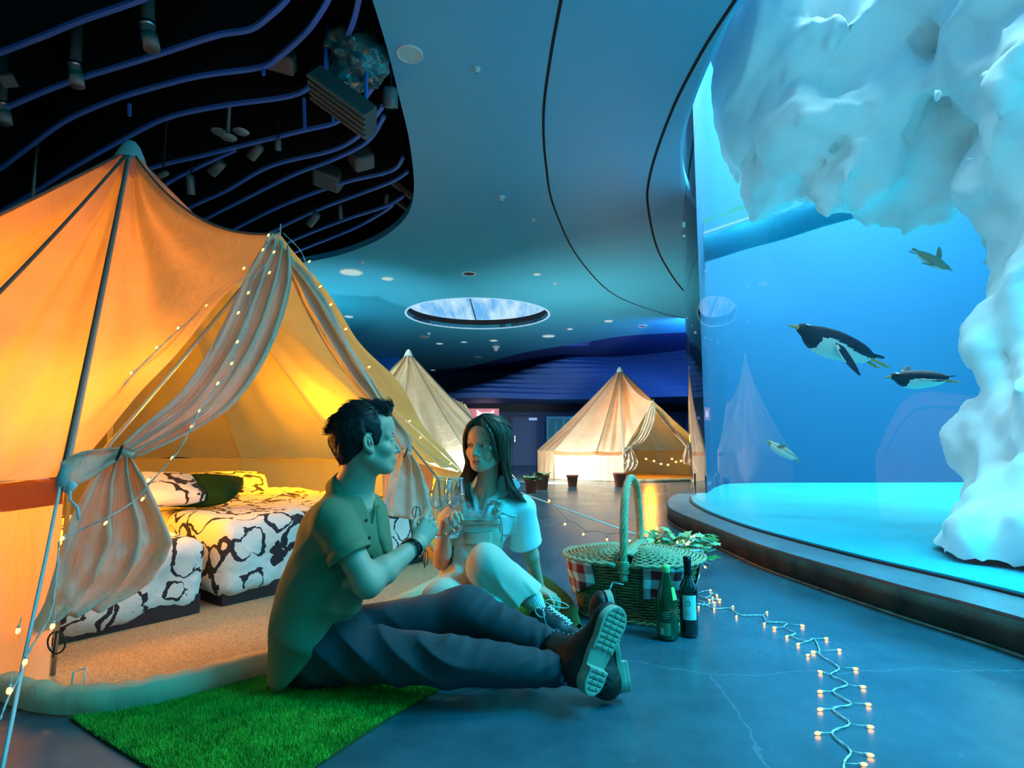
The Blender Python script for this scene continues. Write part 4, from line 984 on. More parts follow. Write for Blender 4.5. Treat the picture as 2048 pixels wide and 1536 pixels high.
# ================================================ FAIRY LIGHTS
M_bulb = emis('bulb_warm', (1.0, .42, .07), 9)
M_cordw = mat('cord_clear', (.62,.66,.66), .35)
M_cordg = mat('cord_green', (.06,.16,.12), .5)
def fairy(label, cords, bulbs, r=.0016, m=M_cordw, bulb_r=.0042, twist=True, dirs=None, group=None, glow=M_bulb):
    c = cords[0][0]; root = thing('fairy_lights', c, label, 'string lights', group)
    b = MB()
    for L in cords:
        pts = spline(L, 5)
        if twist:
            for ph in (0, PI):
                q2 = []
                for i, q in enumerate(pts):
                    t = (pts[min(i+1, len(pts)-1)]-pts[max(i-1, 0)]).normalized(); u = t.orthogonal().normalized(); w = t.cross(u); a = i*1.3+ph; q2.append(q+(u*math.cos(a)+w*math.sin(a))*r*.9)
                b.tube(q2, r, 4)
        else: b.tube(pts, r, 5)
    b.build('cord', m, root, world_space=True)
    for i, (a, t) in enumerate(bulbs):
        d = (t-a); L = d.length; d = d.normalized() if L > 1e-6 else V((0,0,1)); e = a+d*L
        b = MB(); b.tube([a, e-d*.004], r*.9, 4); b.tube([e-d*.010, e-d*.002], bulb_r*.75, 6); s = b.build('socket', m, root, world_space=True)
        b = MB(); b.tube([e-d*.002, e+d*.004, e+d*.010, e+d*.014], [bulb_r*.7, bulb_r, bulb_r*.85, .0008], 7); b.build('bulb', glow, s, world_space=True)
    return root
def F6(x, y, z=.006): return G(1380+x/2.415, 900+y/2.415, z)
main = [F6(35,745), F6(60,742), F6(120,765), F6(190,765), F6(240,795), F6(300,798), F6(350,800), F6(372,828), F6(430,832), F6(470,838), F6(455,855), F6(510,886), F6(490,898), F6(560,925), F6(600,912), F6(625,965), F6(630,990), F6(720,1050), F6(680,1085), F6(762,1130), F6(690,1165), F6(780,1225), F6(690,1250), F6(772,1320), F6(685,1365), F6(775,1450), F6(748,1500), F6(740,1560)]
bl = [((190,765),(205,757)),((230,790),(225,803)),((350,800),(370,785)),((372,828),(360,838)),((470,838),(537,847)),((455,855),(412,858)),((505,886),(470,900)),((598,910),(652,910)),((560,925),(525,937)),((640,970),(715,966)),((620,978),(603,976)),((600,980),(572,990)),((735,1050),(792,1055)),((680,1085),(638,1073)),((765,1135),(828,1142)),((690,1165),(636,1166)),((785,1222),(852,1227)),((690,1250),(636,1252)),((780,1325),(862,1335)),((685,1365),(625,1367)),((780,1455),(860,1470)),((750,1515),(830,1517))]
fairy('string of warm fairy lights zigzagging over the floor to the lower right', [main], [(F6(*a), F6(*t)) for a, t in bl], r=.0018, bulb_r=.0046)
cl = [[F6(40,690), F6(80,680), F6(110,690), F6(80,712), F6(50,705), F6(90,720), F6(130,722)], [F6(35,725), F6(70,735), F6(60,750), F6(110,742), F6(118,764)]]
fairy('tangle of warm fairy lights on the floor right of the wine bottle', cl, [(F6(*a), F6(*t)) for a, t in [((70,682),(95,678)),((110,690),(128,700)),((75,705),(92,724)),((110,720),(137,722)),((90,735),(112,736)),((50,742),(42,758)),((110,750),(116,768)),((100,705),(108,712))]])
# on the ivy
q0 = V((ivp.x, ivp.y, 0)); rr_ = random.Random(9)
ivb = []; ivc = []
pr = q0+V((-.16,-.05,.30))
for k in range(18):
    a = k*1.1; q = q0+V((.15*math.cos(a)*rr_.uniform(.5,1), .11*math.sin(a)-.03, .275+rr_.uniform(-.02,.05))); ivc.append(q); ivb.append((q, q+V((rr_.uniform(-.02,.02), -.015, rr_.uniform(.0,.035)))))
fairy('fairy lights tangled in the potted ivy behind the basket', [ivc], ivb[::2]+[(q0+V((-.05,-.12,.275)), q0+V((-.035,-.13,.262)))], bulb_r=.005)
knot = [q0+V((.075+.035*math.cos(a*1.9)+.01*math.sin(a*5), -.13+.02*math.sin(a*3), .225+.030*math.sin(a*2.3))) for a in [k*.55 for k in range(30)]]
fairy('knotted white cord of fairy lights hanging off the ivy pot', [knot], [(knot[-1], q0+V((.115,-.135,.172)))], r=.0028, bulb_r=.005)
# on the tent
def PL(L): return [P(*q) for q in L]
Lb = [(538,469,2.76),(527,498,2.68),(549,503,2.66),(489,535,2.62),(540,544,2.58),(498,584,2.54),(478,624,2.5),(476,682,2.42),(465,725,2.38),(437,765,2.33),(401,820,2.26),(385,851,2.22),(346,914,2.16),(298,958,2.12),(287,996,2.1),(213,1044,2.0),(126,1075,1.92)]
fairy('fairy lights running down the left door flap of the big tent', [PL([(560,466,2.76),(530,480,2.70),(548,508,2.64),(505,560,2.55),(500,610,2.50),(492,660,2.44),(470,700,2.39),(462,745,2.34),(430,780,2.29),(405,815,2.24),(388,845,2.2),(355,905,2.14),(310,955,2.1),(270,1000,2.07),(215,1035,1.98),(160,1060,1.95),(118,1085,1.9)])], [(P(x+5, y-6, Y), P(x, y, Y-.01)) for x, y, Y in Lb])
Ll = [(414,610,2.58),(357,655,2.5),(314,694,2.44),(263,745,2.35)]
fairy('fairy lights showing through the canvas beside the left flap', [PL([(500,545,2.66),(450,585,2.6),(400,625,2.55),(357,660,2.47),(314,700,2.41),(263,752,2.32),(235,790,2.28)])], [(P(x+5, y-6, Y), P(x, y, Y-.02)) for x, y, Y in Ll])
Lr = [(615,526,2.86),(637,576,2.92),(658,612,2.96),(688,661,3.02),(735,737,3.14),(816,845,3.34),(838,878,3.45),(898,930,3.7),(912,945,3.75)]
fairy('fairy lights along the right edge of the big tent roof', [PL([(566,466,2.8),(600,500,2.84),(615,535,2.86),(634,580,2.9),(655,618,2.95),(685,668,3.02),(732,742,3.12),(775,800,3.25),(812,850,3.33),(834,884,3.43),(870,915,3.55),(905,940,3.7)])], [(P(x-7, y+4, Y), P(x+2, y-2, Y-.01)) for x, y, Y in Lr])
Lg = [(51,1320,1.66),(19,1377,1.60),(106,1249,1.70),(37,1258,1.78)]
fairy('fairy lights wound around the guy rope at the left edge', [PL([(118,1085,1.88),(112,1160,1.8),(100,1230,1.74),(60,1300,1.68),(40,1350,1.63),(15,1400,1.58),(0,1440,1.55)])], [(P(x+6, y-24, Y), P(x, y, Y-.01)) for x, y, Y in Lg], bulb_r=.006)
gr = [(1040,985,3.73),(1099,1005,3.66),(1095,1010,3.66),(1131,1035,3.6),(1168,1060,3.55),(1214,1066,3.5),(1262,1070,3.46),(1275,1068,3.44)]
fairy('fairy lights hanging from the guy rope left of the basket', [PL([(1098,1003,3.66),(1112,1015,3.64),(1135,1040,3.6),(1155,1048,3.58),(1173,1062,3.55),(1195,1062,3.53),(1214,1068,3.5),(1240,1066,3.47),(1262,1070,3.45),(1275,1068,3.44)])], [(P(a, c, Y), P(x, y, Y)) for a, c, x, y, Y in [(1103,1010,1099,1003,3.66),(1136,1040,1131,1047,3.6),(1173,1060,1168,1067,3.55),(1214,1068,1214,1077,3.5),(1262,1070,1260,1079,3.45)]], m=M_cordg, twist=False, bulb_r=.006)
bk = [(530,990,5.1),(556,992,5.2),(583,982,5.3),(593,986,5.3),(616,992,5.3),(499,1000,5.0)]
fairy('fairy lights lying along the back of the beds inside the tent', [PL([(480,992,5.0),(530,994,5.1),(570,990,5.22),(620,994,5.28)])], [(P(x, y+5, Y), P(x, y, Y)) for x, y, Y in bk], bulb_r=.009)
f3 = [(1292,918),(1308,922),(1322,928),(1336,930),(1344,918),(1352,924),(1362,922),(1370,926),(1378,923)]
fairy('fairy lights glowing inside the far right tent', [PL([(1285,915,14.0),(1310,926,14.2),(1340,928,14.4),(1380,922,14.6)])], [(P(x, y+3, 14.2), P(x, y, 14.15)) for x, y in f3], r=.004, bulb_r=.028)
fo = [(1200,936,12.9),(1212,933,12.9),(1193,942,12.9),(1238,928,12.7),(1255,922,12.6)]
fairy('fairy lights along the low wall of the far right tent', [PL([(1190,944,12.8),(1212,936,12.8),(1238,930,12.6),(1257,924,12.5)])], [(P(x, y+2, Y), P(x, y, Y-.05)) for x, y, Y in fo], r=.004, bulb_r=.02)
# ================================================ FAR POTS
def far_pot(px, py, lab, leafy, sc_=1.0):
    q = G(px, py); root = thing('potted_plant' if leafy else 'flower_pot', q, lab, 'potted plant' if leafy else 'flower pot'); pot(root, .10*sc_, .135*sc_, .27*sc_)
    if leafy:
        r_ = random.Random(int(px)); b = MB()
        for k in range(40):
            a = r_.uniform(0, 2*PI); leaf(b, V((.12*r_.random()*math.cos(a), .12*r_.random()*math.sin(a), .26*sc_)), V((math.cos(a), math.sin(a), r_.uniform(0, .9))), V((0,0,1)), .13, .07, r_.choice((0,1,2)))
        b.build('foliage', M_leafs, root, smooth=False)
    return root
far_pot(1145, 973, 'small red flower pot in the bright pool of light', False, .85)
far_pot(1240, 973, 'dark red flower pot in front of the far right tent', False, 1.0)
far_pot(1084, 979, 'leafy plant in a red pot just right of the woman', True, 1.0)
far_pot(1062, 985, 'low leafy plant in a grey pot right behind the woman', True, .85)
# small flood lamp washing the far tent
q = V((.55, 12.45, 0)); fl_ = thing('flood_lamp', q, 'small flood lamp on the floor left of the far right tent', 'lamp'); b = MB(); b.box((-.07,-.04,.03), (.07,.04,.16), Matrix.Rotation(-.45, 4, 'Z')); b.build('lamp_housing', M_dark, fl_, smooth=False)
b = MB(); b.box((-.06,.041,.04), (.06,.045,.15), Matrix.Rotation(-.45, 4, 'Z')); b.build('lamp_lens', emis('lens_white', (1,.95,.85), 12), fl_, smooth=False)
b = MB(); b.box((-.08,-.05,0), (.08,.05,.03), Matrix.Rotation(-.45, 4, 'Z')); b.build('lamp_foot', M_dark, fl_, smooth=False)
# ================================================ SIGNS AND SMALL THINGS FAR BACK
sg = P(972, 832, 24.36); s_ = thing('neon_sign', sg, 'white glowing cat shaped neon sign on a pink wall', 'sign')
b = MB(); b.box((-.75,.06,-.22), (.55,.10,.32)); b.build('sign_backing', mat('pink_wall', (.8,.35,.42), .6, emit=(.85,.28,.35), estr=.5), s_, smooth=False)
ct = [(-.38,-.08),(-.36,.12),(-.40,.26),(-.27,.16),(-.1,.12),(.05,.16),(.2,.14),(.33,.26),(.30,.10),(.36,-.08)]
b = MB(); n_ = len(ct); b.add([V((x, 0, z)) for x, z in ct]+[V((x, .05, z)) for x, z in ct], [tuple(range(n_-1, -1, -1)), tuple(range(n_, 2*n_))]+[(i, (i+1) % n_, n_+(i+1) % n_, n_+i) for i in range(n_)]); b.build('neon_shape', emis('neon_white', (1,.93,.9), 1.6), s_, smooth=False)
e_ = P(1147, 844, 24.30); b = MB(); b.box((-.12,-.04,-.09), (.12,.04,.09), Matrix.Translation(e_)); tag(b.build('exit_sign', emis('exit_teal', (.05,.75,.65), 1.0), smooth=False), 'small teal glowing sign over the lit doorway', 'sign')
e_ = P(1066, 838, 24.36); b = MB(); b.box((-.17,-.02,-.05), (.17,.02,.05), Matrix.Translation(e_)); tag(b.build('door_plate', emis('plate_glow', (.35,.6,1.0), .8), smooth=False), 'pale plate at the top of the blue door', 'sign')
# ================================================ CEILING FIXTURES
def disc(px, py, rpx, lab, m, name='downlight', cat='ceiling light', grp=None, parts=True):
    c = G(px, py, CZ); r = max(.05, rpx/1150*c.y*1.02); root = thing(name, (c.x, c.y, CZ), lab, cat, grp)
    b = MB(); b.lathe([(r*.84,-.004),(r*.86,-.016),(r,-.014),(r*1.02,-.001)], 28); b.build('trim_ring', mat('fixture_white', (.75,.82,.84), .4), root)
    b = MB(); b.lathe([(.0005,-.006),(r*.85,-.006)], 28); b.build('face', m, root); return root
M_grl = mat('grille_teal', (.42,.75,.72), .6)
M_glo = emis('downlight_glow', (.62, .95, .95), .72)
M_hole = mat('hole_dark', (.02,.05,.06), .7)
disc(819, 107, 28, 'large round speaker grille in the ceiling near the dark opening', M_grl, 'speaker_grille', 'ceiling speaker')
disc(702, 544, 23, 'wide pale ceiling disc left of the skylight, nearest the big tent', M_glo)
disc(775, 557, 12, 'small pale ceiling disc between the wide disc and the skylight', M_glo)
disc(698, 633, 10, 'small pale ceiling disc close to the big tent, left of the skylight', M_glo)
disc(938, 547, 14, 'dark round ceiling hole just in front of the skylight', M_hole, 'ceiling_hole', 'ceiling vent')
disc(1074, 548, 8, 'small lit ceiling disc at front right of the skylight', M_glo)
disc(1217, 642, 9, 'lit ceiling disc farthest right, beyond the skylight', M_glo)
disc(1285, 652, 9, 'dark round hole in the ceiling nearest the tank', M_hole, 'ceiling_hole', 'ceiling vent')
disc(1140, 658, 6, 'tiny lit ceiling disc right of the skylight, above the widest far one', M_glo)
disc(1097, 672, 14, 'widest lit ceiling disc behind the skylight', M_glo)
disc(987, 681, 9, 'lit ceiling disc centred behind the skylight', M_glo)
disc(986, 677, 8, 'dark ring beside the lit disc centred behind the skylight', M_hole, 'ceiling_hole', 'ceiling vent') if False else None
disc(928, 684, 7, 'small lit ceiling disc behind the skylight, left of centre', M_glo)
disc(879, 687, 8, 'lit ceiling disc behind the skylight, farthest left of that row', M_glo)
disc(849, 674, 9, 'dark round ceiling hole at the back left of the skylight', M_hole, 'ceiling_hole', 'ceiling vent')
disc(956, 714, 7, 'dark round ceiling hole deep behind the skylight', M_hole, 'ceiling_hole', 'ceiling vent')
disc(866, 740, 6, 'dim ceiling disc low behind the pale middle tent', M_glo)
def sprinkler(px, py, s, lab):
    c = G(px, py, CZ); root = thing('smoke_detector', (c.x, c.y, CZ), lab, 'smoke detector'); k = s/1150*c.y
    b = MB(); b.lathe([(k*1.0,-.001),(k*1.0,-k*.25),(k*.6,-k*.5),(k*.5,-k*.9),(k*.25,-k*1.2),(.0005,-k*1.25)], 16); b.build('detector_body', mat('fixture_white', (.75,.82,.84), .4), root)
    b = MB(); b.ball((0,0,-k*1.1), k*.28, 8); b.build('sensor', mat('sensor_dark', (.1,.16,.18), .3), root)
sprinkler(953, 137, 9, 'small white detector on the ceiling near the speaker grille')
sprinkler(1002, 393, 9, 'white detector in the middle of the ceiling')
sprinkler(1067, 438, 6, 'tiny white detector right of the middle of the ceiling')
sprinkler(1110, 566, 4, 'tiny detector at the right front of the skylight')
sprinkler(724, 523, 5, 'tiny detector in front of the wide pale ceiling disc')
sprinkler(858, 666, 4, 'tiny detector at the left rear of the skylight')
sprinkler(992, 693, 8, 'round white ball detector behind the skylight')
# inside the dark opening
M_pipe = mat('pipe_grey', (.17,.22,.21), .45, .2, bump=.3, bscale=12)
def pipe(px0, py0, px1, py1, Y, r, lab):
    a, c = P(px0, py0, Y), P(px1, py1, Y); root = thing('hanging_pipe', c, lab, 'hanging pipe'); d = (a-c)
    b = MB(); b.tube([V((0,0,0)), d*.5, d*1.0+V((0,0,.5))], r, 14); b.build('tube', M_pipe, root)
    b = MB(); b.tube([d*.0, d*.34], r*1.18, 14); b.build('end_sleeve', mat('sleeve', (.24,.29,.28), .4), root)
    b = MB(); b.tube([d*.52, d*.60], r*1.3, 12); b.build('clamp', mat('steel', (.5,.5,.52), .3, 1), root)
pipe(287, 15, 304, 98, 5.0, .060, 'thickest grey pipe hanging at the top of the dark opening')
pipe(147, 100, 155, 172, 5.6, .056, 'grey pipe hanging left of centre in the dark opening')
pipe(3, 182, 11, 247, 6.2, .056, 'grey pipe hanging at the left edge of the picture')
def spot(px, py, Y, ang, L, r, lab, tilt=.3):
    c = P(px, py, Y); root = thing('spotlight', c, lab, 'spotlight', 'track spotlights')
    M_ = Matrix.Rotation(ang, 4, 'Y') @ Matrix.Rotation(tilt, 4, 'X')
    b = MB(); b.lathe([(r*.8,-L/2),(r,-L/2+.01),(r,L*.3),(r*.8,L/2),(.001,L/2)], 16, M_); b.build('lamp_housing', mat('lamp_teal', (.11,.18,.18), .4, .3), root)
    b = MB(); b.lathe([(.001,-L/2+.012),(r*.82,-L/2+.012)], 16, M_); b.build('lamp_lens', mat('lens_dim', (.3,.5,.5), .1), root)
    b = MB(); b.tube([V((0,0,0)), V((0,0,6.36-c.z))], .012, 6); b.build('stem', M_fin, root)
spot(781, 196, 5.4, .05, .19, .075, 'short white spotlight at the right edge of the dark opening')
spot(434, 335, 7.8, .95, .26, .075, 'spotlight tilted right, above the tent ridge')
spot(511, 303, 7.4, .85, .24, .070, 'spotlight tilted right, beside the fins in the middle of the opening')
spot(381, 370, 7.6, .05, .26, .055, 'narrow upright spotlight just right of the tent peak')
spot(627, 439, 9.0, .8, .26, .06, 'tilted spotlight above the door peak of the big tent')
spot(681, 424, 9.4, .0, .25, .04, 'thin upright fixture above the far fins')
spot(326, 349, 6.5, 1.3, .14, .035, 'small spotlight lying flat beside the tent peak')
spot(556, 290, 6.8, .1, .14, .04, 'small dark fixture below the fourth fin')
spot(774, 398, 8.9, .1, .16, .05, 'small fixture near the right tip of the opening')
def fan(px, py, Y, s, lab):
    c = P(px, py, Y); root = thing('disc_fixture', c, lab, 'hanging fixture'); b = MB(); b.lathe([(.001,0),(s*.35,.005),(s*.42,.02),(s*.30,.03)], 20, Matrix.Translation((.01,0,-.10))); b.lathe([(.001,0),(s*.35,.005),(s*.4,.02)], 20, Matrix.Translation((-s*.55,.05,0))); b.lathe([(.001,0),(s*.35,.005),(s*.4,.02)], 20, Matrix.Translation((s*.45,.1,.03))); b.build('discs', mat('disc_teal', (.20,.32,.32), .3, .3), root)
    b = MB(); b.tube([V((0,0,-.1)), V((0,0,6.36-c.z))], .022, 10); b.build('stem', mat('lamp_teal', (.11,.18,.18), .4), root)
fan(456, 262, 6.6, .24, 'three disc fixture hanging under the middle fins')
fan(62, 428, 8.0, .24, 'three disc fixture behind the left slope of the big tent')
def boxy(px, py, Y, w, h, d, rx, ry, rz_, lab, name='wall_speaker', cat='speaker'):
    c = P(px, py, Y); root = thing(name, c, lab, cat); M_ = Matrix.Rotation(rz_, 4, 'Z') @ Matrix.Rotation(rx, 4, 'X') @ Matrix.Rotation(ry, 4, 'Y')
    b = MB(); b.box((-w/2,-d/2,-h/2), (w/2,d/2,h/2), M_); o = b.build('casing', mat('casing_grey', (.09,.13,.13), .5), root, smooth=False)
    md = o.modifiers.new('bev', 'BEVEL'); md.width = min(w, h, d)*.18; md.segments = 2
    b = MB(); b.box((-w*.42,-d/2-.006,-h*.42), (w*.42,-d/2+.001,h*.42), M_); b.build('grille', mat('grille_dark', (.06,.09,.09), .7, bump=.5, bscale=90), root, smooth=False)
    b = MB(); b.tube([V((0,0,0)), V((0,0,h*.5+.2))], .012, 6); b.build('bracket', M_fin, root); return root
boxy(657, 355, 8.2, .42, .26, .3, -.5, .35, .3, 'large grey wedge shaped speaker under the far fins')
boxy(722, 315, 7.6, .30, .30, .25, -.4, -.5, .2, 'grey wall speaker hanging near the right fins')
boxy(563, 122, 5.6, .28, .16, .2, -.5, .2, .3, 'grey slatted speaker half hidden above the upper fins')
boxy(803, 378, 8.6, .40, .08, .1, .0, .6, .3, 'slanted grey lamp bar by the right tip of the opening', 'lamp_bar', 'lamp')
boxy(806, 412, 9.2, .34, .06, .08, .0, .55, .3, 'lower slanted lamp bar by the right tip of the opening', 'lamp_bar', 'lamp')
boxy(16, 160, 5.8, .14, .08, .14, -.5, -.4, .2, 'small tilted box light at the left edge of the opening', 'box_light', 'lamp')
boxy(770, 350, 8.2, .10, .10, .10, -.3, .3, .2, 'tiny cube fixture between the right fin ends', 'box_light', 'lamp')
# slatted duct box with the plastic wrapped bundle
c = P(690, 205, 5.2); root = thing('duct_box', c, 'grey slatted duct box hanging below the plastic bundle', 'duct'); M_ = Matrix.Rotation(.65, 4, 'Y') @ Matrix.Rotation(-.35, 4, 'X')
b = MB(); b.box((-.34,-.16,-.10), (.34,.16,.06), M_); b.build('casing', mat('duct_grey', (.06,.09,.09), .6), root, smooth=False)
b = MB()
for k in range(5): b.box((-.34,-.16+.065*k,-.125), (.34,-.135+.065*k,-.10), M_)
b.build('slats', mat('slat_grey', (.12,.17,.16), .5), root, smooth=False)
b = MB(); b.tube([V((.2,0,0)), V((.2,0,.7))], .02, 6); b.tube([V((-.2,0,.1)), V((-.2,0,.8))], .02, 6); b.build('hanger', M_edge, root)
c = P(716, 118, 5.3)
def fnb(p): return ell(p, c, (.29,.26,.30))+.9*facet(p, 9, 4)+.5*facet(p, 23, 5)
o = sdf_mesh('plastic_bundle', fnb, (c.x-.36,c.y-.36,c.z-.38), (c.x+.36,c.y+.36,c.z+.38), .022, mat('plastic_wrap', (.05,.12,.12), .14, spec=.9, coat=.6), None, 0)
for f in o.data.polygons: f.use_smooth = False
tag(o, 'large bundle wrapped in shiny crumpled plastic in the ceiling opening', 'wrapped bundle')
# ================================================ PEOPLE
def frame(fwd, up=(0,0,1)):
    x = V(fwd).normalized(); z = V(up)-x*V(up).dot(x); z.normalize(); y = z.cross(x)
    return [[x[i], y[i], z[i]] for i in range(3)]
def toW(o, R, q): return V(o)+V([sum(R[i][j]*q[j] for j in range(3)) for i in range(3)])
def join_meshes(name, objs, mats, parent):
    """several sculpted regions -> the one body mesh"""
    bm = bmesh.new()
    for o in objs: bm.from_mesh(o.data)
    me = bpy.data.meshes.new(name); bm.to_mesh(me); bm.free()
    for o in objs: m_ = o.data; bpy.data.objects.remove(o); bpy.data.meshes.remove(m_)
    return finish(name, me, mats, parent, True)
def assign(o, fn):
    n = len(o.data.polygons); c = np.empty(n*3); o.data.polygons.foreach_get('center', c); idx = fn(c.reshape(-1, 3)).astype(np.int32); o.data.polygons.foreach_set('material_index', idx)
def skin_mat(name, col, lip):
    m = mat(name, col, .48, var=.05, vscale=14, bump=.05, bscale=300, spec=.4); b_ = m.node_tree.nodes['Principled BSDF']
    b_.inputs['Subsurface Weight'].default_value = .12; b_.inputs['Subsurface Radius'].default_value = (.012,.005,.003); return m
M_skinM = skin_mat('skin_man', (.58,.36,.25), 0); M_skinW = skin_mat('skin_woman', (.68,.42,.29), 0)
M_lipM = mat('lips_man', (.42,.18,.14), .4); M_lipW = mat('lips_woman', (.55,.20,.15), .35)
M_hair = mat('hair_black', (.010,.010,.011), .5, spec=.35); M_hairW = mat('hair_brown', (.085,.048,.028), .38, spec=.6)
M_eye = mat('eye_white', (.78,.78,.76), .15); M_iris = mat('iris_dark', (.02,.012,.008), .1)
def head_sdf(q, sx=1.0, fem=0.0, smile=0.0, ear=True):
    """q: head coordinates, +x forward, +y the person's left, +z up, eyes at z = 0"""
    q = q/sx; ay = np.abs(q[:,1]); m = np.stack([q[:,0], ay, q[:,2]], 1)
    d = ell(m, (-.014,0,.034), (.098,.077,.085))
    d = smin(d, ell(m, (.040,0,.050), (.050,.058,.048)), .03)
    d = smin(d, ell(m, (.030,0,-.030), (.060,.058-.003*fem,.078)), .025)
    d = smin(d, cap(m, (-.012,.050-.004*fem,-.052), (.056,.018,-.092+.004*fem), .018, .015), .028)
    d = smin(d, ell(m, (.066,0,-.094+.003*fem), (.018,.019-.003*fem,.016)), .018)
    d = smin(d, ell(m, (.050,.044,-.030), (.024,.020,.018)), .018)
    d = smin(d, cap(m, (.076,.012,.018), (.058,.050,.016), .011-.002*fem, .010), .014)
    d = smax(d, -ell(m, (.094,.032,-.001), (.022,.020,.013)), .012)
    d = smin(d, cap(m, (.082,0,.008), (.1035-.004*fem,0,-.034), .0068, .0098-.001*fem), .009)
    d = smin(d, ell(m, (.088,.0115,-.0385), (.011,.0085,.0075)), .005)
    d = smax(d, -ell(m, (.094,.0065,-.0465), (.006,.0035,.003)), .002)
    # eyelids round the eyeball
    d = smin(d, ell(m, (.0705,.0315,0), (.0145,.0158,.0128)), .004)
    d = smax(d, -ell(m, (.0850,.0320,-.0008), (.0085,.0125,.0042)), .0016)
    d = smin(d, cap(m, (.078,.020,-.0125), (.074,.040,-.0125), .0035), .008)
    # muzzle, lips
    d = smin(d, ell(m, (.074,0,-.064), (.018,.026,.020)), .014)
    zz = m[:,2]-smile*m[:,1]**2*9
    ml = np.stack([m[:,0], m[:,1], zz], 1)
    d = smin(d, ell(ml, (.0855,0,-.0635), (.0085,.0235,.0052)), .004)
    d = smin(d, ell(ml, (.0840,0,-.0735), (.0090,.0195,.0062)), .004)
    d = smax(d, -ell(ml, (.0960,0,-.0682), (.0100,.0255,.0011)), .0016)
    d = smax(d, -ell(m, (.100,0,-.052), (.012,.0035,.006)), .004)
    if smile > 0: d = smin(d, ell(m, (.060,.036,-.045), (.016,.014,.016)), .012)
    if ear:
        a = .25; e = m-A3((-.008,.0765,-.010)); ex = e[:,0]*math.cos(a)+e[:,2]*math.sin(a); ez = -e[:,0]*math.sin(a)+e[:,2]*math.cos(a); ey = e[:,1]+.35*e[:,0]
        ee = np.stack([ex, ey, ez], 1); o = ell(ee, (0,0,0), (.0175,.0085,.0305)); o = smin(o, ell(ee, (.004,.0,-.026), (.009,.007,.010)), .006)
        o = smax(o, -ell(ee, (.002,.0075,.004), (.0115,.0075,.0215)), .003)
        o = smin(o, ell(ee, (.004,.001,.000), (.004,.006,.014)), .004); o = smax(o, -ell(ee, (.008,.006,-.004), (.004,.008,.007)), .002)
        d = smin(d, o, .006)
    return d*sx
def face_parts(root, body_name, o, R, sx, skin, brow, fem, look=(1,0,0)):
    for s in (-1, 1):
        b = MB(); c = toW(o, R, (.0700*sx, s*.0315*sx, 0)); b.ball(c, .0128*sx, 14); e = b.build('eyeball', M_eye, root, world_space=True)
        l = toW((0,0,0), R, V(look).normalized()); b = MB(); u = l.orthogonal().normalized(); w = l.cross(u)
        for (rad, off, m_) in ((.0062, .01145, 'iris'),):
            pts = [[c+l*math.sqrt(max(0, (.0132*sx)**2-(r*sx)**2))+(u*math.cos(a)+w*math.sin(a))*r*sx for a in [2*PI*k/16 for k in range(16)]] for r in (.0003, .003, rad)]
            b.grid(pts, closed=True)
        b.build('iris', M_iris, e, world_space=True)
        # brow and upper lash line
        b = MB(); rnd_ = random.Random(3)
        for k in range(46):
            t = k/45; y = .014+.034*t; z = .0185+.0075*math.sin(t*PI*.8)-.003*t; x = .0885-.40*max(0, y-.014)**1.25*2.2
            q0_ = toW(o, R, (x*sx, s*y*sx, z*sx+rnd_.uniform(-.0016,.0016))); q1_ = toW(o, R, ((x-.0005)*sx, s*(y+.007)*sx, (z+.0012-.003*t)*sx)); b.tube([q0_, q1_], [.0009, .0003], 3)
        b.build('eyebrow', brow, root, world_space=True)
        b = MB(); L = []
        for k in range(9):
            t = -1+k/4; L.append(toW(o, R, ((.0838-.0050*t*t-.002*(t > 0)*t)*sx, s*(.0320+.0125*t)*sx, (.0036*(1-t*t)+.0006)*sx)))
        b.tube(L, .0011*sx, 5); b.build('eyelash', brow, root, world_space=True)
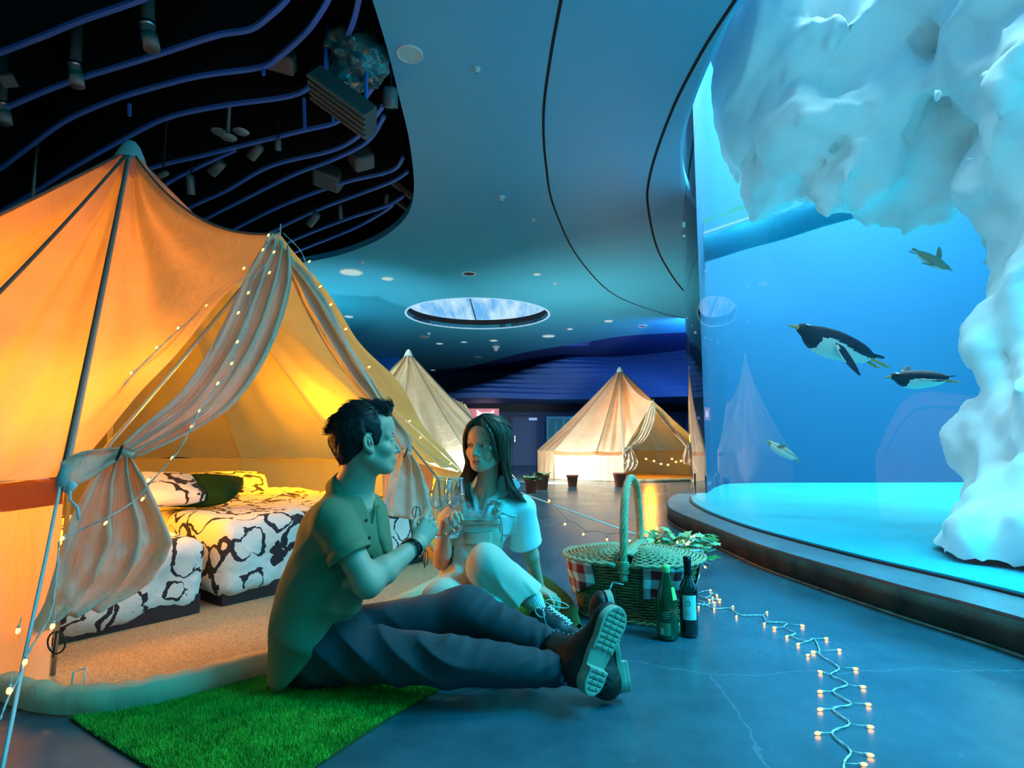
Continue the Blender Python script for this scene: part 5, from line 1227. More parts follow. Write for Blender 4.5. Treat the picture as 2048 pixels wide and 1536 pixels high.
# ---- hand: local +x along the fingers, +y thumb side, +z back of the hand
def hand_pts(curls, thumb, mirror=1, spread=.10, s=1.0):
    base = [(.088,.030,.002), (.092,.010,.004), (.088,-.010,.003), (.080,-.028,-.001)]
    lens = [(.042,.025,.020), (.046,.029,.021), (.042,.027,.020), (.033,.020,.018)]
    out = []
    for i in range(4):
        x, y, z = base[i]; p = V((x, y*mirror, z)); pts = [p.copy()]; a = 0; sp_ = spread*(1.3-i)*.5
        for j in range(3):
            a += curls[i][j]; d = V((math.cos(a)*math.cos(sp_), math.cos(a)*math.sin(sp_)*mirror, -math.sin(a))); p = p+d*lens[i][j]; pts.append(p.copy())
        out.append([q*s for q in pts])
    return out, [V((q[0], q[1]*mirror, q[2]))*s for q in thumb]
def hand_sdf(q, fingers, thumb, mirror=1, s=1.0):
    d = None
    for b_, k in (((.086,.029,0), .0125), ((.090,.010,.001), .0125), ((.086,-.010,0), .0120), ((.078,-.027,-.002), .0110)):
        e = cap(q, (.008*s, b_[1]*.55*mirror*s, 0), (b_[0]*s, b_[1]*mirror*s, b_[2]*s), .0155*s, k*s); d = e if d is None else smin(d, e, .012)
    d = smin(d, cap(q, (.018*s,.018*mirror*s,-.010*s), tuple(thumb[1]), .016*s, .0125*s), .014)
    d = smin(d, ell(q, (.04*s,-.022*mirror*s,-.010*s), (.034*s,.013*s,.012*s)), .012)
    for i, f in enumerate(fingers):
        r = [.0098,.0090,.0082,.0070][:4]; k_ = .93 if i == 3 else 1.0
        e = cap(q, f[0], f[1], r[0]*s*k_, r[1]*s*k_); e = smin(e, cap(q, f[1], f[2], r[1]*s*k_, r[2]*s*k_), .003); e = smin(e, cap(q, f[2], f[3], r[2]*s*k_, r[3]*s*k_), .003)
        e = smin(e, ell(q, f[1], (.0098*s,.0098*s,.0098*s)), .003)
        d = smin(d, e, .0045)
    e = cap(q, thumb[1], thumb[2], .0118*s, .0100*s); e = smin(e, cap(q, thumb[2], thumb[3], .0100*s, .0078*s), .003)
    return smin(d, e, .006)
def nails(root, o, R, fingers, thumb, s=1.0, up=(0,0,1)):
    for f in fingers+[thumb[1:]]:
        a, b_ = V(f[-2]), V(f[-1]); d = (b_-a).normalized(); side = V((0,1,0)); nn = d.cross(side).normalized()
        if nn.dot(V((0,0,1))) < 0 and abs(d.x) > .3: nn = -nn
        c = b_-d*.002*s; M_ = Matrix(((d.x, side.x, nn.x), (d.y, side.y, nn.y), (d.z, side.z, nn.z))); b = MB(); rows = []
        for i in range(6):
            for_x = -.006+.012*i/5; rows.append([toW(o, R, c+(M_ @ V((for_x*s, (.0052*math.cos(a_))*s*(1-.25*(i == 5)), (.0030+.0046*math.sin(a_))*s)))) for a_ in [PI*k/6 for k in range(7)]])
        b.grid(rows); b.build('fingernail', mat('nail', (.72,.50,.42), .25), root, world_space=True)
# wrinkle helper for cloth
def wr(p, f, a, seed, stretch=(1,1,1)):
    q = p*A3(stretch); n = npnoise(q, f, seed); return a*(1-2*np.abs(n))

# ------------------------------------------------ THE MAN
man = thing('person', (P(640,1330,2.02).x, 2.02, 0), 'man in olive green shirt and dark trousers, seated, raising a wine glass', 'person')
oM = P(735,884,2.03); RM = frame((.93,.37,.05), (-.03,.05,1)); sM = 1.03
shR = P(662,1036,1.93); elR = P(735,1166,1.90); wrR = P(836,1088,2.11)
hx = (P(884,1014,2.20)-wrR).normalized(); hz = V((.45,-.80,.42)); RH = frame(hx, hz)
fM, tM = hand_pts([(.45,.60,.40), (.95,1.15,.6), (1.05,1.2,.7), (1.15,1.25,.7)], [(.01,.014,-.006), (.040,.038,-.014), (.066,.052,-.026), (.092,.048,-.034)], 1, .08, 1.02)
nb_ = P(700,985,2.06)
def f_head(p):
    q = (p-A3(oM)) @ np.array(RM, np.float32)
    d = head_sdf(q, sM)
    nk = cap(p, toW(oM, RM, (-.030,0,-.055)), nb_, .050, .057); nk = smin(nk, cap(p, toW(oM, RM, (.005,0,-.080)), nb_+V((.035,.01,-.03)), .028, .042), .03)
    nk = smin(nk, cap(p, nb_, nb_+V((.0,.0,-.05)), .062, .09), .04)
    return smin(d, nk, .018)
def f_armR(p):
    d = cap(p, shR, elR, .052, .043); d = smin(d, cap(p, elR, elR.lerp(wrR, .30), .041, .043), .03); d = smin(d, cap(p, elR.lerp(wrR, .30), wrR, .043, .0265), .02)
    q = (p-A3(wrR)) @ np.array(RH, np.float32)
    return smin(d, hand_sdf(q, fM, tM, 1, 1.02), .014)
hipR = P(655,1300,1.98); hipL = P(715,1268,2.16); knR = P(900,1322,1.88); anR = P(1105,1338,1.88); knL = P(932,1226,2.12); anL = P(1100,1292,1.98)
def f_core(p):
    d = cap(p, P(630,1290,2.06), P(655,1120,2.06), .11, .10); d = smin(d, cap(p, P(655,1120,2.06), nb_+V((0,0,-.03)), .10, .05), .05)
    d = smin(d, cap(p, shR, P(735,1020,2.17), .045, .045), .04)
    for a, c, e in ((hipR, knR, anR), (hipL, knL, anL)):
        d = smin(d, cap(p, a, c, .072, .052), .04); d = smin(d, cap(p, c, e, .050, .036), .03)
    sl = P(735,1020,2.17); d = smin(d, cap(p, sl, V((-.62,2.36,.33)), .045, .038), .03); d = smin(d, cap(p, V((-.62,2.36,.33)), V((-.72,2.40,.09)), .038, .026), .03); d = smin(d, cap(p, V((-.72,2.40,.09)), V((-.72,2.47,.035)), .03, .016), .02)
    return d
def bounds(pts, m): return [min(q[i] for q in pts)-m for i in range(3)], [max(q[i] for q in pts)+m for i in range(3)]
lo, hi = bounds([oM+V((0,0,.03)), nb_+V((0,0,-.02))], .135)
h1 = sdf_mesh('h', f_head, lo, hi, .0024, M_skinM)
lo, hi = bounds([shR, elR, wrR, P(895,985,2.2)], .075); h2 = sdf_mesh('h', f_armR, lo, hi, .0028, M_skinM)
lo, hi = bounds([hipR, hipL, knR, anR, anL, nb_, V((-.75,2.42,.03))], .13); lo[2] = .005; h3 = sdf_mesh('h', f_core, lo, hi, .012, M_skinM)
bodyM = join_meshes('body', [h1, h2, h3], [M_skinM, M_lipM], man)
def lipmask(oo, R, sx, sm):
    def f(c):
        c = c+np.array(man_loc); q = (c-np.array(oo)) @ np.array(R)/sx; z = q[:,2]-sm*q[:,1]**2*9
        return ((q[:,0] > .078) & (np.abs(q[:,1]) < .0235) & (np.abs(z+.0685) < .0105*(1-(q[:,1]/.026)**2)) ).astype(int)
    return f
# meshes joined are in world space; bring them to the root's space
bodyM.data.transform(mat_of(man).inverted()); man_loc = list(man.location); assign(bodyM, lipmask(oM, RM, sM, 0))
face_parts(man, 'body', oM, RM, sM, M_skinM, M_hair, 0, (1,.15,-.02))
nails(man, wrR, RH, fM, tM, 1.02)
# hair: a shaped cap with combed strands
def f_hairM(p):
    q = ((p-A3(oM)) @ np.array(RM, np.float32))/sM; ay = np.abs(q[:,1]); m = np.stack([q[:,0], ay, q[:,2]], 1)
    d = ell(m, (-.021,0,.034), (.107,.0835,.094)); d = smin(d, cap(m, (.045,0,.104), (-.03,0,.108), .038, .032), .03); d = smin(d, cap(m, (.062,.02,.104), (.080,.01,.116), .024, .018), .02)
    d = smin(d, ell(m, (-.070,0,-.015), (.040,.062,.058)), .02)
    cut = (m[:,0]-(.066+.15*(m[:,2]-.07)))*.95; fr = np.maximum(cut, -(m[:,2]-.052)*2)   # forehead line
    keep_low = -(m[:,2]-np.interp(m[:,0], [-.10,-.07,-.045,-.026,-.016,.006,.012,.026,.040,.07], [-.078,-.078,-.066,-.03,.020,.022,-.014,-.016,.022,.040]))*.6   # side and nape line
    d = smax(d, (m[:,0]-.072-.35*(m[:,2]-.055)), .008); d = smax(d, keep_low, .008)
    n = np.sin(q[:,1]*260+8*npnoise(q, 30, 2)+q[:,2]*60)*.0012+npnoise(q, 55, 4)*.0030
    return (d+n*np.clip((m[:,2]+.05)*20, .2, 1))*sM
lo, hi = bounds([oM+V((0,0,.03))], .15)
hairM = sdf_mesh('hair', f_hairM, lo, hi, .0034, M_hair, man, 1)
# strands
def strands(src, parent, n, flow, L, r, m, seed, lift=.25, R=None, oo=None, zmin=-1, name='hair_strands'):
    rs = random.Random(seed); M_ = mat_of(parent); vs = src.data.vertices; b = MB()
    for _ in range(n):
        v = vs[rs.randrange(len(vs))]; c = M_ @ v.co; nn = v.normal.copy()
        q = [sum((c[i]-oo[i])*R[i][j] for i in range(3)) for j in range(3)]
        if q[2] < zmin: continue
        f = toW((0,0,0), R, flow(q)); f = f-nn*f.dot(nn)*.8; 
        if f.length < 1e-3: continue
        f.normalize(); l = L(q)*rs.uniform(.6, 1.15); k = V((rs.uniform(-1,1), rs.uniform(-1,1), rs.uniform(-1,1)))*.12
        p0 = c-nn*.003; p1 = p0+(f+k*.4+nn*lift)*l*.45; p2 = p1+(f+k-nn*.05)*l*.55
        b.tube([p0, p1, p2], [r, r, r*.25], 3, cap=False)
    return b.build(name, m, parent, world_space=True)
def flowM(q):
    if q[2] > .075 and q[0] > .0: return (-.9, -.3*(1 if q[1] < 0 else -1), .55)
    if q[2] > .03: return (-.9, 0, .05)
    return (-.55, 0, -.8)
strands(hairM, man, 4200, flowM, lambda q: .018 if q[2] < .03 else (.030 if q[2] < .08 else .040), .00080, M_hair, 5, .15, RM, oM, -.075)
b = MB(); rs = random.Random(8)
for k in range(30):   # curls of the quiff
    c = toW(oM, RM, (.062+rs.uniform(-.02,.022), rs.uniform(-.045,.045), .122+rs.uniform(-.008,.012))); a0 = rs.uniform(0, 6); rr = rs.uniform(.008,.015)
    pts = [c+toW((0,0,0), RM, (rr*math.cos(a0+t), rs.uniform(-.001,.001)+.0015*t, rr*math.sin(a0+t))) for t in [j*.5 for j in range(9)]]; b.tube(pts, [.0022]*5+[.0018,.0014,.001,.0004], 5)
b.build('quiff_curls', M_hair, man, world_space=True)
# shirt
M_shirt = mat('shirt_olive', (.17,.20,.105), .85, var=.10, vscale=7, bump=.14, bscale=260, aniso=(1,1,.10))
M_trM = mat('trousers_charcoal', (.035,.045,.055), .85, var=.15, vscale=9, bump=.10, bscale=300)
shL = P(735,1020,2.17); cuf = P(700,1108,1.91)
hA, hB = P(772,1178,2.0), P(622,1322,2.0); hd = hB-hA; hn = V((-hd.z, 0, hd.x)).normalized()
if hn.dot(V((1,0,-1))) < 0: hn = -hn
def f_shirt(p):
    d = cap(p, P(628,1300,2.04), P(636,1190,2.04), .128, .122); d = smin(d, cap(p, P(636,1190,2.04), P(672,1085,2.04), .126, .128), .06)
    d = smin(d, ell(p, P(690,1055,2.07), (.135,.155,.125)), .05); d = smin(d, cap(p, P(725,1140,2.08), P(725,1060,2.09), .085, .085), .06)
    d = smin(d, cap(p, shR+V((.005,.01,-.01)), shL, .062, .062), .05); d = smin(d, cap(p, shR.lerp(shL, .5), nb_+V((-.01,0,-.005)), .085, .066), .04)
    d = smin(d, cap(p, P(610,1330,2.02), P(605,1260,2.02), .105, .11), .06); d = smin(d, cap(p, P(590,1345,1.97), P(620,1290,1.98), .055, .09), .05)
    d = d+.030*np.clip((.30-p[:,2])*3, 0, 1)*npnoise(p*A3((1,1,.35)), 16, 4)*.5
    d = smax(d, halfsp(p, hA, hn), .012)
    sl = cap(p, shR, cuf+V((.004,0,-.004)), .062, .066); sl = smax(sl, halfsp(p, cuf, cuf-shR), .006)
    # arm side fold rows, sagging cloth at the back
    d = smin(d, sl, .022)
    dg = p[:,0]*.55+p[:,2]*.9
    w = .012*(np.abs(np.sin(dg*26+2.4*npnoise(p, 6, 3)))-.6)*np.clip(npnoise(p, 5, 8)+.55, 0, 1)+.007*(np.abs(np.sin((p[:,0]*.9-p[:,2]*.5)*44+2.5*npnoise(p, 8, 13)))-.6)*np.clip(npnoise(p, 6, 18)+.3, 0, 1)+.003*npnoise(p, 17, 5)
    d = d+w
    ins = cap(p, nb_+V((.004,0,-.02)), toW(oM, RM, (-.02,0,-.08)), .061, .064); d = smax(d, -ins, .006)
    v_ = cap(p, nb_+V((.075,-.02,.02)), P(741,1046,1.99), .040, .006); d = smax(d, -v_, .006)
    return d
lo, hi = bounds([P(575,1365,2.0), P(700,960,2.05), P(775,1170,2.0), V((-.5,1.80,.3)), V((-.5,2.3,.3))], .05); lo[2] = .010
shirt = sdf_mesh('shirt', f_shirt, lo, hi, .0052, M_shirt, man)
# folded cuff
ax = (cuf-shR).normalized(); b = MB(); u = ax.orthogonal().normalized(); w_ = ax.cross(u); rows = []
for (o_, r_) in ((-.024,.0655),(-.025,.0700),(-.010,.0715),(.004,.0725),(.010,.0715),(.008,.0665),(-.002,.0640)): rows.append([cuf+ax*o_+(u*math.cos(t)+w_*math.sin(t))*(r_+.0020*math.sin(3*t)+.0012*math.sin(7*t+o_*90)) for t in [2*PI*k/40 for k in range(40)]])
b.grid(rows, closed=True); b.build('sleeve_cuff', M_shirt, shirt, world_space=True)
# collar: a stand and two leaves around the neck
cc = nb_+V((.006,.0,.012)); nd = (toW(oM, RM, (-.02,0,-.08))-nb_).normalized(); u = V((1,-.15,0)); u = (u-nd*u.dot(nd)).normalized(); w_ = nd.cross(u)
b = MB(); rows = []; N_ = 44
for (rr, zz) in ((.066,-.022),(.0655,.006),(.067,.026),(.071,.028),(.077,.012),(.086,-.012)):
    row = []
    for k in range(N_+1):
        t = .50+(2*PI-1.0)*k/N_; fr_ = math.cos(t)*.5+.5; row.append(cc+(u*math.cos(t)+w_*math.sin(t))*(rr+.016*fr_*(zz < .0)*(rr > .08)+.012*fr_)+nd*(zz-.036*fr_**1.5-(.022*fr_ if rr > .08 else 0)))
    rows.append(row)
b.grid(rows); o = b.build('collar', M_shirt, shirt, world_space=True); thick(o, .003)
# button placket and buttons following the chest
def project(fn, q, d, n=60):
    """march from q along d to the surface; if it is missed, the nearest point passed"""
    q = V(q); d = V(d).normalized(); best = (9, q.copy()); t = 0
    for _ in range(n):
        v = float(fn(A3(q+d*t)[None, :])[0])
        if abs(v) < best[0]: best = (abs(v), q+d*t)
        if abs(v) < 4e-4 or t > 1.4 or t < -.3: break
        t += v*.7
    return best[1]
pk = [P(733,1022,1.85), P(737,1050,1.85), P(742,1085,1.85), P(747,1120,1.85), P(753,1160,1.85)]
rows = []
for q in spline(pk, 6):
    a_ = project(f_shirt, q+V((-.012,0,0)), (0,1,0)); c_ = project(f_shirt, q+V((.012,0,0)), (0,1,0)); rows.append([a_+V((0,-.001,0)), (a_+c_)/2+V((0,-.005,0)), c_+V((0,-.002,0))])
b = MB(); b.grid(rows); o = b.build('placket', M_shirt, shirt, world_space=True); thick(o, .003)
for (x, y) in ((734,1040), (740,1075), (745,1112), (751,1148)):
    q = project(f_shirt, P(x, y, 1.80), P(x, y, 1.80)-V((0,0,CAMH)), 90)+V((0,-.008,0)); b = MB(); b.lathe([(.0005,.0015),(.0045,.0012),(.0050,0),(.0045,-.001)], 12, Matrix.Translation(q) @ Matrix.Rotation(PI/2, 4, 'X')); b.build('button', mat('button_dark', (.03,.03,.03), .4), shirt, world_space=True)
# thin cord necklace at the nape
b = MB(); b.tube([cc+nd*.030+(u*math.cos(t)+w_*math.sin(t))*.060 for t in [PI*.45+k*PI*1.1/20 for k in range(21)]], .0014, 5); b.build('neck_cord', M_dark, man, world_space=True)
# trousers
def f_trM(p):
    d = cap(p, P(635,1300,2.04), P(690,1290,2.08), .125, .115); d = smin(d, cap(p, hipR, knR, .096, .074), .05)
    d = smin(d, cap(p, knR, anR, .073, .053), .025); l = cap(p, hipL, knL, .098, .084); l = smin(l, cap(p, knL, anL, .084, .056), .05)
    pass
    d = smin(d, l, .018)
    w = .004*npnoise(p, 9, 12)+.014*(np.abs(np.sin(p[:,0]*17+p[:,2]*34+2.2*npnoise(p, 6, 6)))-.6)*np.clip(npnoise(p, 5, 9)+.55, 0, 1)+.008*(np.abs(np.sin(p[:,0]*40-p[:,2]*52+2.5*npnoise(p, 9, 16)))-.6)*np.clip(npnoise(p, 7, 19)+.2, 0, 1)
    near = np.exp(-((p-A3(anL)) @ A3((1,0,-.3)))**2/.004)*np.exp(-((p-A3(anL))**2).sum(1)/.015); d = d+w+near*.005*np.sin(p[:,0]*150)
    d = smax(d, -cap(p, P(630,1300,2.04), P(655,1120,2.06), .10, .10), .01) if False else d
    d = smax(d, halfsp(p, anL+V((.02,0,-.01)), anL-knL) - 10*(p[:,2] < -1), .008) if False else d
    e1 = halfsp(p, anL.lerp(knL, -.02), anL-knL); e2 = halfsp(p, anR.lerp(knR, -.12), anR-knR)
    return smax(d, np.minimum(np.maximum(e1, -(p[:,2]-.0)), e2) if False else np.minimum(e1, e2), .006)
lo, hi = bounds([hipR, hipL, P(600,1340,2.0), knR, anR, anL, knL], .13); lo[2] = .008
trM = sdf_mesh('trousers', f_trM, lo, hi, .0062, M_trM, man)
# socks at the ankle
for an, kn in ((anL, knL), (anR, knR)):
    d_ = (an-kn).normalized(); b = MB(); b.tube([an-d_*.02, an+d_*.045], .045, 20); b.build('sock', mat('sock_blue', (.10,.22,.30), .9, bump=.5, bscale=200), man, world_space=True)
# boots
M_boot = mat('boot_leather', (.018,.014,.010), .6, bump=.3, bscale=60); M_sole = mat('boot_sole', (.34,.36,.26), .6, var=.12, vscale=30); M_lace = mat('lace', (.03,.03,.03), .6)
def boot(parent, heel, toe, nrm, ank, shaftr, label, L=.30, W=.052, mb=M_boot, ms=M_sole, tread=True, lace=M_lace, name='boot'):
    """sole lies in the plane through heel-toe with outward normal nrm; ank is the centre of the shaft opening"""
    x = (toe-heel).normalized(); n = (nrm-x*nrm.dot(x)).normalized(); y = n.cross(x)   # n points out of the sole
    R = [[x[i], y[i], n[i]] for i in range(3)]; Rn = np.array(R, np.float32); Lr = (toe-heel).length
    def q_(p): return (p-A3(heel)) @ Rn
    a = [(ank-heel).dot(k) for k in (x, y, n)]
    def outline(q, g=0):
        t = q[:,0]/Lr; hw = W*(.70+.34*np.exp(-((t-.70)/.22)**2)-.06*np.exp(-((t-.38)/.12)**2)+.02*np.exp(-((t-.10)/.12)**2)); yc = .010*np.sin(t*PI)
        dx = np.maximum(-(q[:,0]), q[:,0]-Lr); r_ = np.abs(q[:,1]-yc)-hw
        endf = cap(q, (W*.66, 0, 0), (Lr-W*.80, yc[0]*0+.004, 0), W*.66, W*.80); return np.maximum(np.minimum(r_, 9), endf*0.9+0*dx) if False else smin(cap(q*A3((1,1,0)), (W*.70,0,0), (Lr*.45,.004,0), W*.70, W*.66), cap(q*A3((1,1,0)), (Lr*.45,.004,0), (Lr-W*.92,.004,0), W*.66, W*.92), .03)
    def f_up(p):
        q = q_(p); d = cap(q, (W*.8,0,-.045), (Lr*.45,.002,-.050), .046, .044); d = smin(d, cap(q, (Lr*.45,.002,-.045), (Lr-.055,.004,-.030), .042, .040), .03)
        d = smin(d, ell(q, (Lr-.055,.004,-.030), (.056,.048,.034)), .012)
        d = smin(d, cap(q, (W*.85,0,-.05), tuple(a), .046, shaftr), .04); d = smin(d, cap(q, (Lr*.40,0,-.065), (a[0]*.6+.35*Lr*.4, a[1]*.6, a[2]*.6-.02), .034, .036), .04)
        sh = V(a)-V((W*.85,0,-.05)); d = smax(d, halfsp(q, tuple(a), tuple(sh)), .006); d = smax(d, q[:,2]+.004, .004)
        ins = cap(q, tuple(V(a)-sh.normalized()*.03), tuple(V(a)+sh.normalized()*.05), shaftr-.006, shaftr-.006); d = smax(d, -ins, .003)
        return d+wr(q, 45, .0016, 4)
    lo, hi = bounds([heel, toe, ank, (heel+toe)/2-n*.06], .085); lo[2] = max(lo[2], -.01)
    up = sdf_mesh(name, f_up, lo, hi, .0042, mb, parent); tag(up, label)
    def f_sole(p):
        q = q_(p); d = np.maximum(outline(q), np.abs(q[:,2]+.002)-.011)
        hl = np.maximum(np.maximum(outline(q)+.001, np.abs(q[:,2]-.010)-.013), q[:,0]-Lr*.30); d = np.minimum(d, hl)
        if tread:
            t = q[:,0]; rows_ = np.abs(((t/.0165) % 1)-.5)-.36; cols_ = np.abs(((q[:,1]/.030+.5) % 1)-.5)-.43
            arch = (t > Lr*.30) & (t < Lr*.48); g = np.maximum(rows_*.0165, cols_*.030*1.0); top = np.where(t < Lr*.30, .023, .009)
            edge = outline(q)+.010
            groove = np.maximum(np.maximum(-np.maximum(rows_*.0165, cols_*.03), edge), -(q[:,2]-(top-.005)))
            groove = np.where(arch, 1.0, np.maximum(groove, -.004)); d = np.maximum(d, -groove)
            d = np.where(arch, np.maximum(d, q[:,2]-.004), d)
        return d
    sol = sdf_mesh('sole', f_sole, lo, hi, .0024 if tread else .004, ms, up, 0)
    # laces and eyelets across the instep
    b = MB(); e_ = MB()
    for k in range(8):
        t = k/7; c = V((Lr*.60, .004, -.085)).lerp(V(a)+V((.035,0,.0)), t) if True else None
        base = heel+x*(Lr*(.60-.20*t)); 
        q0_ = project(f_up, toW(heel, R, (Lr*.62*(1-t)+(a[0]+.05)*t, -.016, -.105*(1-t)+(a[2]+.0)*t)), (n*.5-x*.5)) if False else None
        # walk along the instep ridge
        pt = V((Lr*.62, 0, -.078)).lerp(V((a[0]+shaftr*.75, a[1], a[2]*.92)), t); wpt = toW(heel, R, pt); dr = (x*.6-n*.8).normalized()
        L0 = [wpt+dr*.05+y*s_*.018 for s_ in (-1, 1)]; L1 = []
        for q in L0:
            L1.append(project(f_up, q, -dr)+dr*.002)
        if k > 0 and prev:
            b.tube([prev[0], (prev[0]+L1[1])/2+dr*.004, L1[1]], .0022, 5); b.tube([prev[1], (prev[1]+L1[0])/2+dr*.004, L1[0]], .0022, 5)
        b.tube([L1[0], (L1[0]+L1[1])/2+dr*.003, L1[1]], .0022, 5)
        for q in L1: e_.ball(q, .0032, 5)
        prev = L1
    b.build('laces', lace, up, world_space=True); e_.build('eyelets', mat('steel', (.5,.5,.52), .3, 1), up, world_space=True)
    return up
H1 = P(1168,1386,1.80); H1.z = max(H1.z, .030); T1 = P(1240,1214,1.84)
boot(man, H1, T1, V((.56,-.80,-.16)), anL+V((.0,-.01,.0)), .052, 'left boot crossed in front, sole facing the camera', W=.062)
H2 = P(1246,1378,1.90); H2.z = .03; T2 = P(1214,1180,1.99)
boot(man, H2, T2, V((1,.10,.22)), anR+V((.03,.0,.01)), .052, 'right boot behind, seen from its edge', W=.050)
# bracelets and rings
fa = (wrR-elR).normalized(); u = fa.orthogonal().normalized(); w_ = fa.cross(u)
for k, (o_, r_, t_) in enumerate(((-.022,.0330,.0030), (-.030,.0345,.0026), (-.037,.0350,.0034), (-.045,.0360,.0024))):
    c = wrR+fa*o_; b = MB(); pts = [c+(u*math.cos(t)+w_*math.sin(t))*(r_+.0006*math.sin(t*14))+fa*(.003*math.sin(t*2+k)) for t in [2*PI*j/48 for j in range(49)]]; b.tube(pts, t_, 6)
    if k in (0, 2): b.ball(c-V((0,r_+.002,0))*1.0, .0045, 6)
    b.build('bracelet', mat('bracelet_black', (.012,.012,.014), .35), man, world_space=True)
for f, t in ((fM[1], .5), (fM[2], .5)):
    a_, c_ = f[0], f[1]; c = a_.lerp(c_, t); d_ = (c_-a_).normalized(); uu = d_.orthogonal().normalized(); ww = d_.cross(uu)
    b = MB(); b.tube([toW(wrR, RH, c+(uu*math.cos(t_)+ww*math.sin(t_))*.0108) for t_ in [2*PI*j/24 for j in range(25)]], .0022, 6); b.build('ring', mat('silver', (.7,.7,.72), .2, 1), man, world_space=True)

# ------------------------------------------------ THE WOMAN
wom = thing('person', (P(950,1200,2.68).x, 2.68, 0), 'long haired woman in cream dungarees, seated with one knee raised, holding a glass', 'person')
oW = P(973,890,2.50); RW = frame((-.46,-.885,-.03), (.03,-.03,1)); sW = 1.0
nbW = P(972,985,2.58)
wsR = P(917,1012,2.56); weR = P(884,1122,2.62); wwR = P(889,1066,2.44)
hxW = (P(902,1018,2.385)-wwR).normalized(); hzW = V((-.55,.80,-.1)); RHW = frame(hxW, hzW)
fW, tW = hand_pts([(.55,.95,.5), (.65,1.05,.55), (.75,1.1,.6), (.85,1.1,.6)], [(.008,.012,-.008), (.032,.030,-.020), (.054,.034,-.040), (.074,.026,-.056)], 1, .12, .90)
wsL = P(1045,1018,2.64); weL = P(1062,1110,2.74); wwL = P(1080,1178,2.83)
hxL = V((.65,-.62,-.22)); RHL = frame(hxL, (.1,.0,1)); fL_, tL_ = hand_pts([(.35,.75,.5), (.35,.8,.5), (.4,.85,.5), (.45,.9,.5)], [(.01,.014,-.006), (.034,.036,-.012), (.056,.050,-.018), (.078,.056,-.022)], -1, .22, .9)
def f_headW(p):
    q = ((p-A3(oW)) @ np.array(RW, np.float32))*A3((1,.955,1)); d = head_sdf(q, sW, 1.0, 1.0)
    nk = cap(p, toW(oW, RW, (-.028,0,-.055)), nbW, .044, .046); nk = smin(nk, cap(p, nbW, nbW+V((0,.01,-.05)), .045, .068), .03); nk = smin(nk, ell(p, nbW+V((-.01,.03,-.10)), (.085,.052,.085)), .04)
    return smin(d, nk, .016)
def f_aR(p):
    d = cap(p, wsR, weR, .040, .034); d = smin(d, cap(p, weR, weR.lerp(wwR, .3), .034, .035), .02); d = smin(d, cap(p, weR.lerp(wwR, .3), wwR, .035, .0215), .02)
    return smin(d, hand_sdf((p-A3(wwR)) @ np.array(RHW, np.float32), fW, tW, 1, .90), .012)
def f_aL(p):
    d = cap(p, wsL, weL, .040, .033); d = smin(d, cap(p, weL, wwL, .034, .022), .02)
    return smin(d, hand_sdf((p-A3(wwL)) @ np.array(RHL, np.float32), fL_, tL_, -1, .9), .012)
hpR = P(925,1178,2.66); hpL = P(975,1180,2.72); kwL = P(977,1134,2.40); awL = P(1072,1212,2.43); kwR = P(885,1200,2.34); awR = P(985,1222,2.34)
def f_coreW(p):
    d = cap(p, P(950,1180,2.70), P(965,1080,2.66), .10, .085); d = smin(d, cap(p, P(965,1080,2.66), nbW+V((0,.02,-.05)), .085, .05), .05); d = smin(d, cap(p, wsR, wsL, .036, .036), .03)
    for a, c, e in ((hpR, kwR, awR), (hpL, kwL, awL)): d = smin(d, cap(p, a, c, .065, .045), .04); d = smin(d, cap(p, c, e, .045, .032), .03)
    return d
lo, hi = bounds([oW+V((0,0,.02)), nbW+V((0,0,-.06))], .13); g1_ = sdf_mesh('h', f_headW, lo, hi, .0024, M_skinW)
lo, hi = bounds([wsR, weR, wwR, P(905,1000,2.36)], .07); g2_ = sdf_mesh('h', f_aR, lo, hi, .0028, M_skinW)
lo, hi = bounds([wsL, weL, wwL, wwL+V((.1,-.1,-.03))], .06); lo[2] = .012; g3_ = sdf_mesh('h', f_aL, lo, hi, .0030, M_skinW)
lo, hi = bounds([hpR, hpL, kwL, awL, kwR, awR, nbW], .11); lo[2] = .01; g4_ = sdf_mesh('h', f_coreW, lo, hi, .011, M_skinW)
bodyW = join_meshes('body', [g1_, g2_, g3_, g4_], [M_skinW, M_lipW], wom); bodyW.data.transform(mat_of(wom).inverted()); man_loc = list(wom.location); assign(bodyW, lipmask(oW, RW, sW, 1.0))
face_parts(wom, 'body', oW, RW, sW, M_skinW, M_hairW, 1, (1,-.45,.02))
nails(wom, wwR, RHW, fW, tW, .9)
# hair
def f_hairW(p):
    q = ((p-A3(oW)) @ np.array(RW, np.float32))/sW; ay = np.abs(q[:,1]); m = np.stack([q[:,0], ay, q[:,2]], 1)
    d = ell(m, (-.016,0,.042), (.111,.088,.095))
    d = smin(d, ell(q, (-.085,.0,.055), (.042,.045,.035)), .02)
    # face window
    win = ell(m, (.085,0,-.032), (.055,.068,.098)); d = smax(d, -win, .010)
    lo_ = -(m[:,2]+.075+0*m[:,0]); d = smax(d, lo_, .01)
    d = smax(d, (-m[:,2]+.0-.9*(.03-m[:,0])) if False else (m[:,0]-.085), .01)
    n = np.sin(np.arctan2(q[:,1], q[:,0]+.02)*60+6*npnoise(q, 20, 2))*.0012
    return (d+n)*sW
lo, hi = bounds([oW+V((0,0,.02))], .15); hairW = sdf_mesh('hair', f_hairW, lo, hi, .0036, M_hairW, wom, 1)
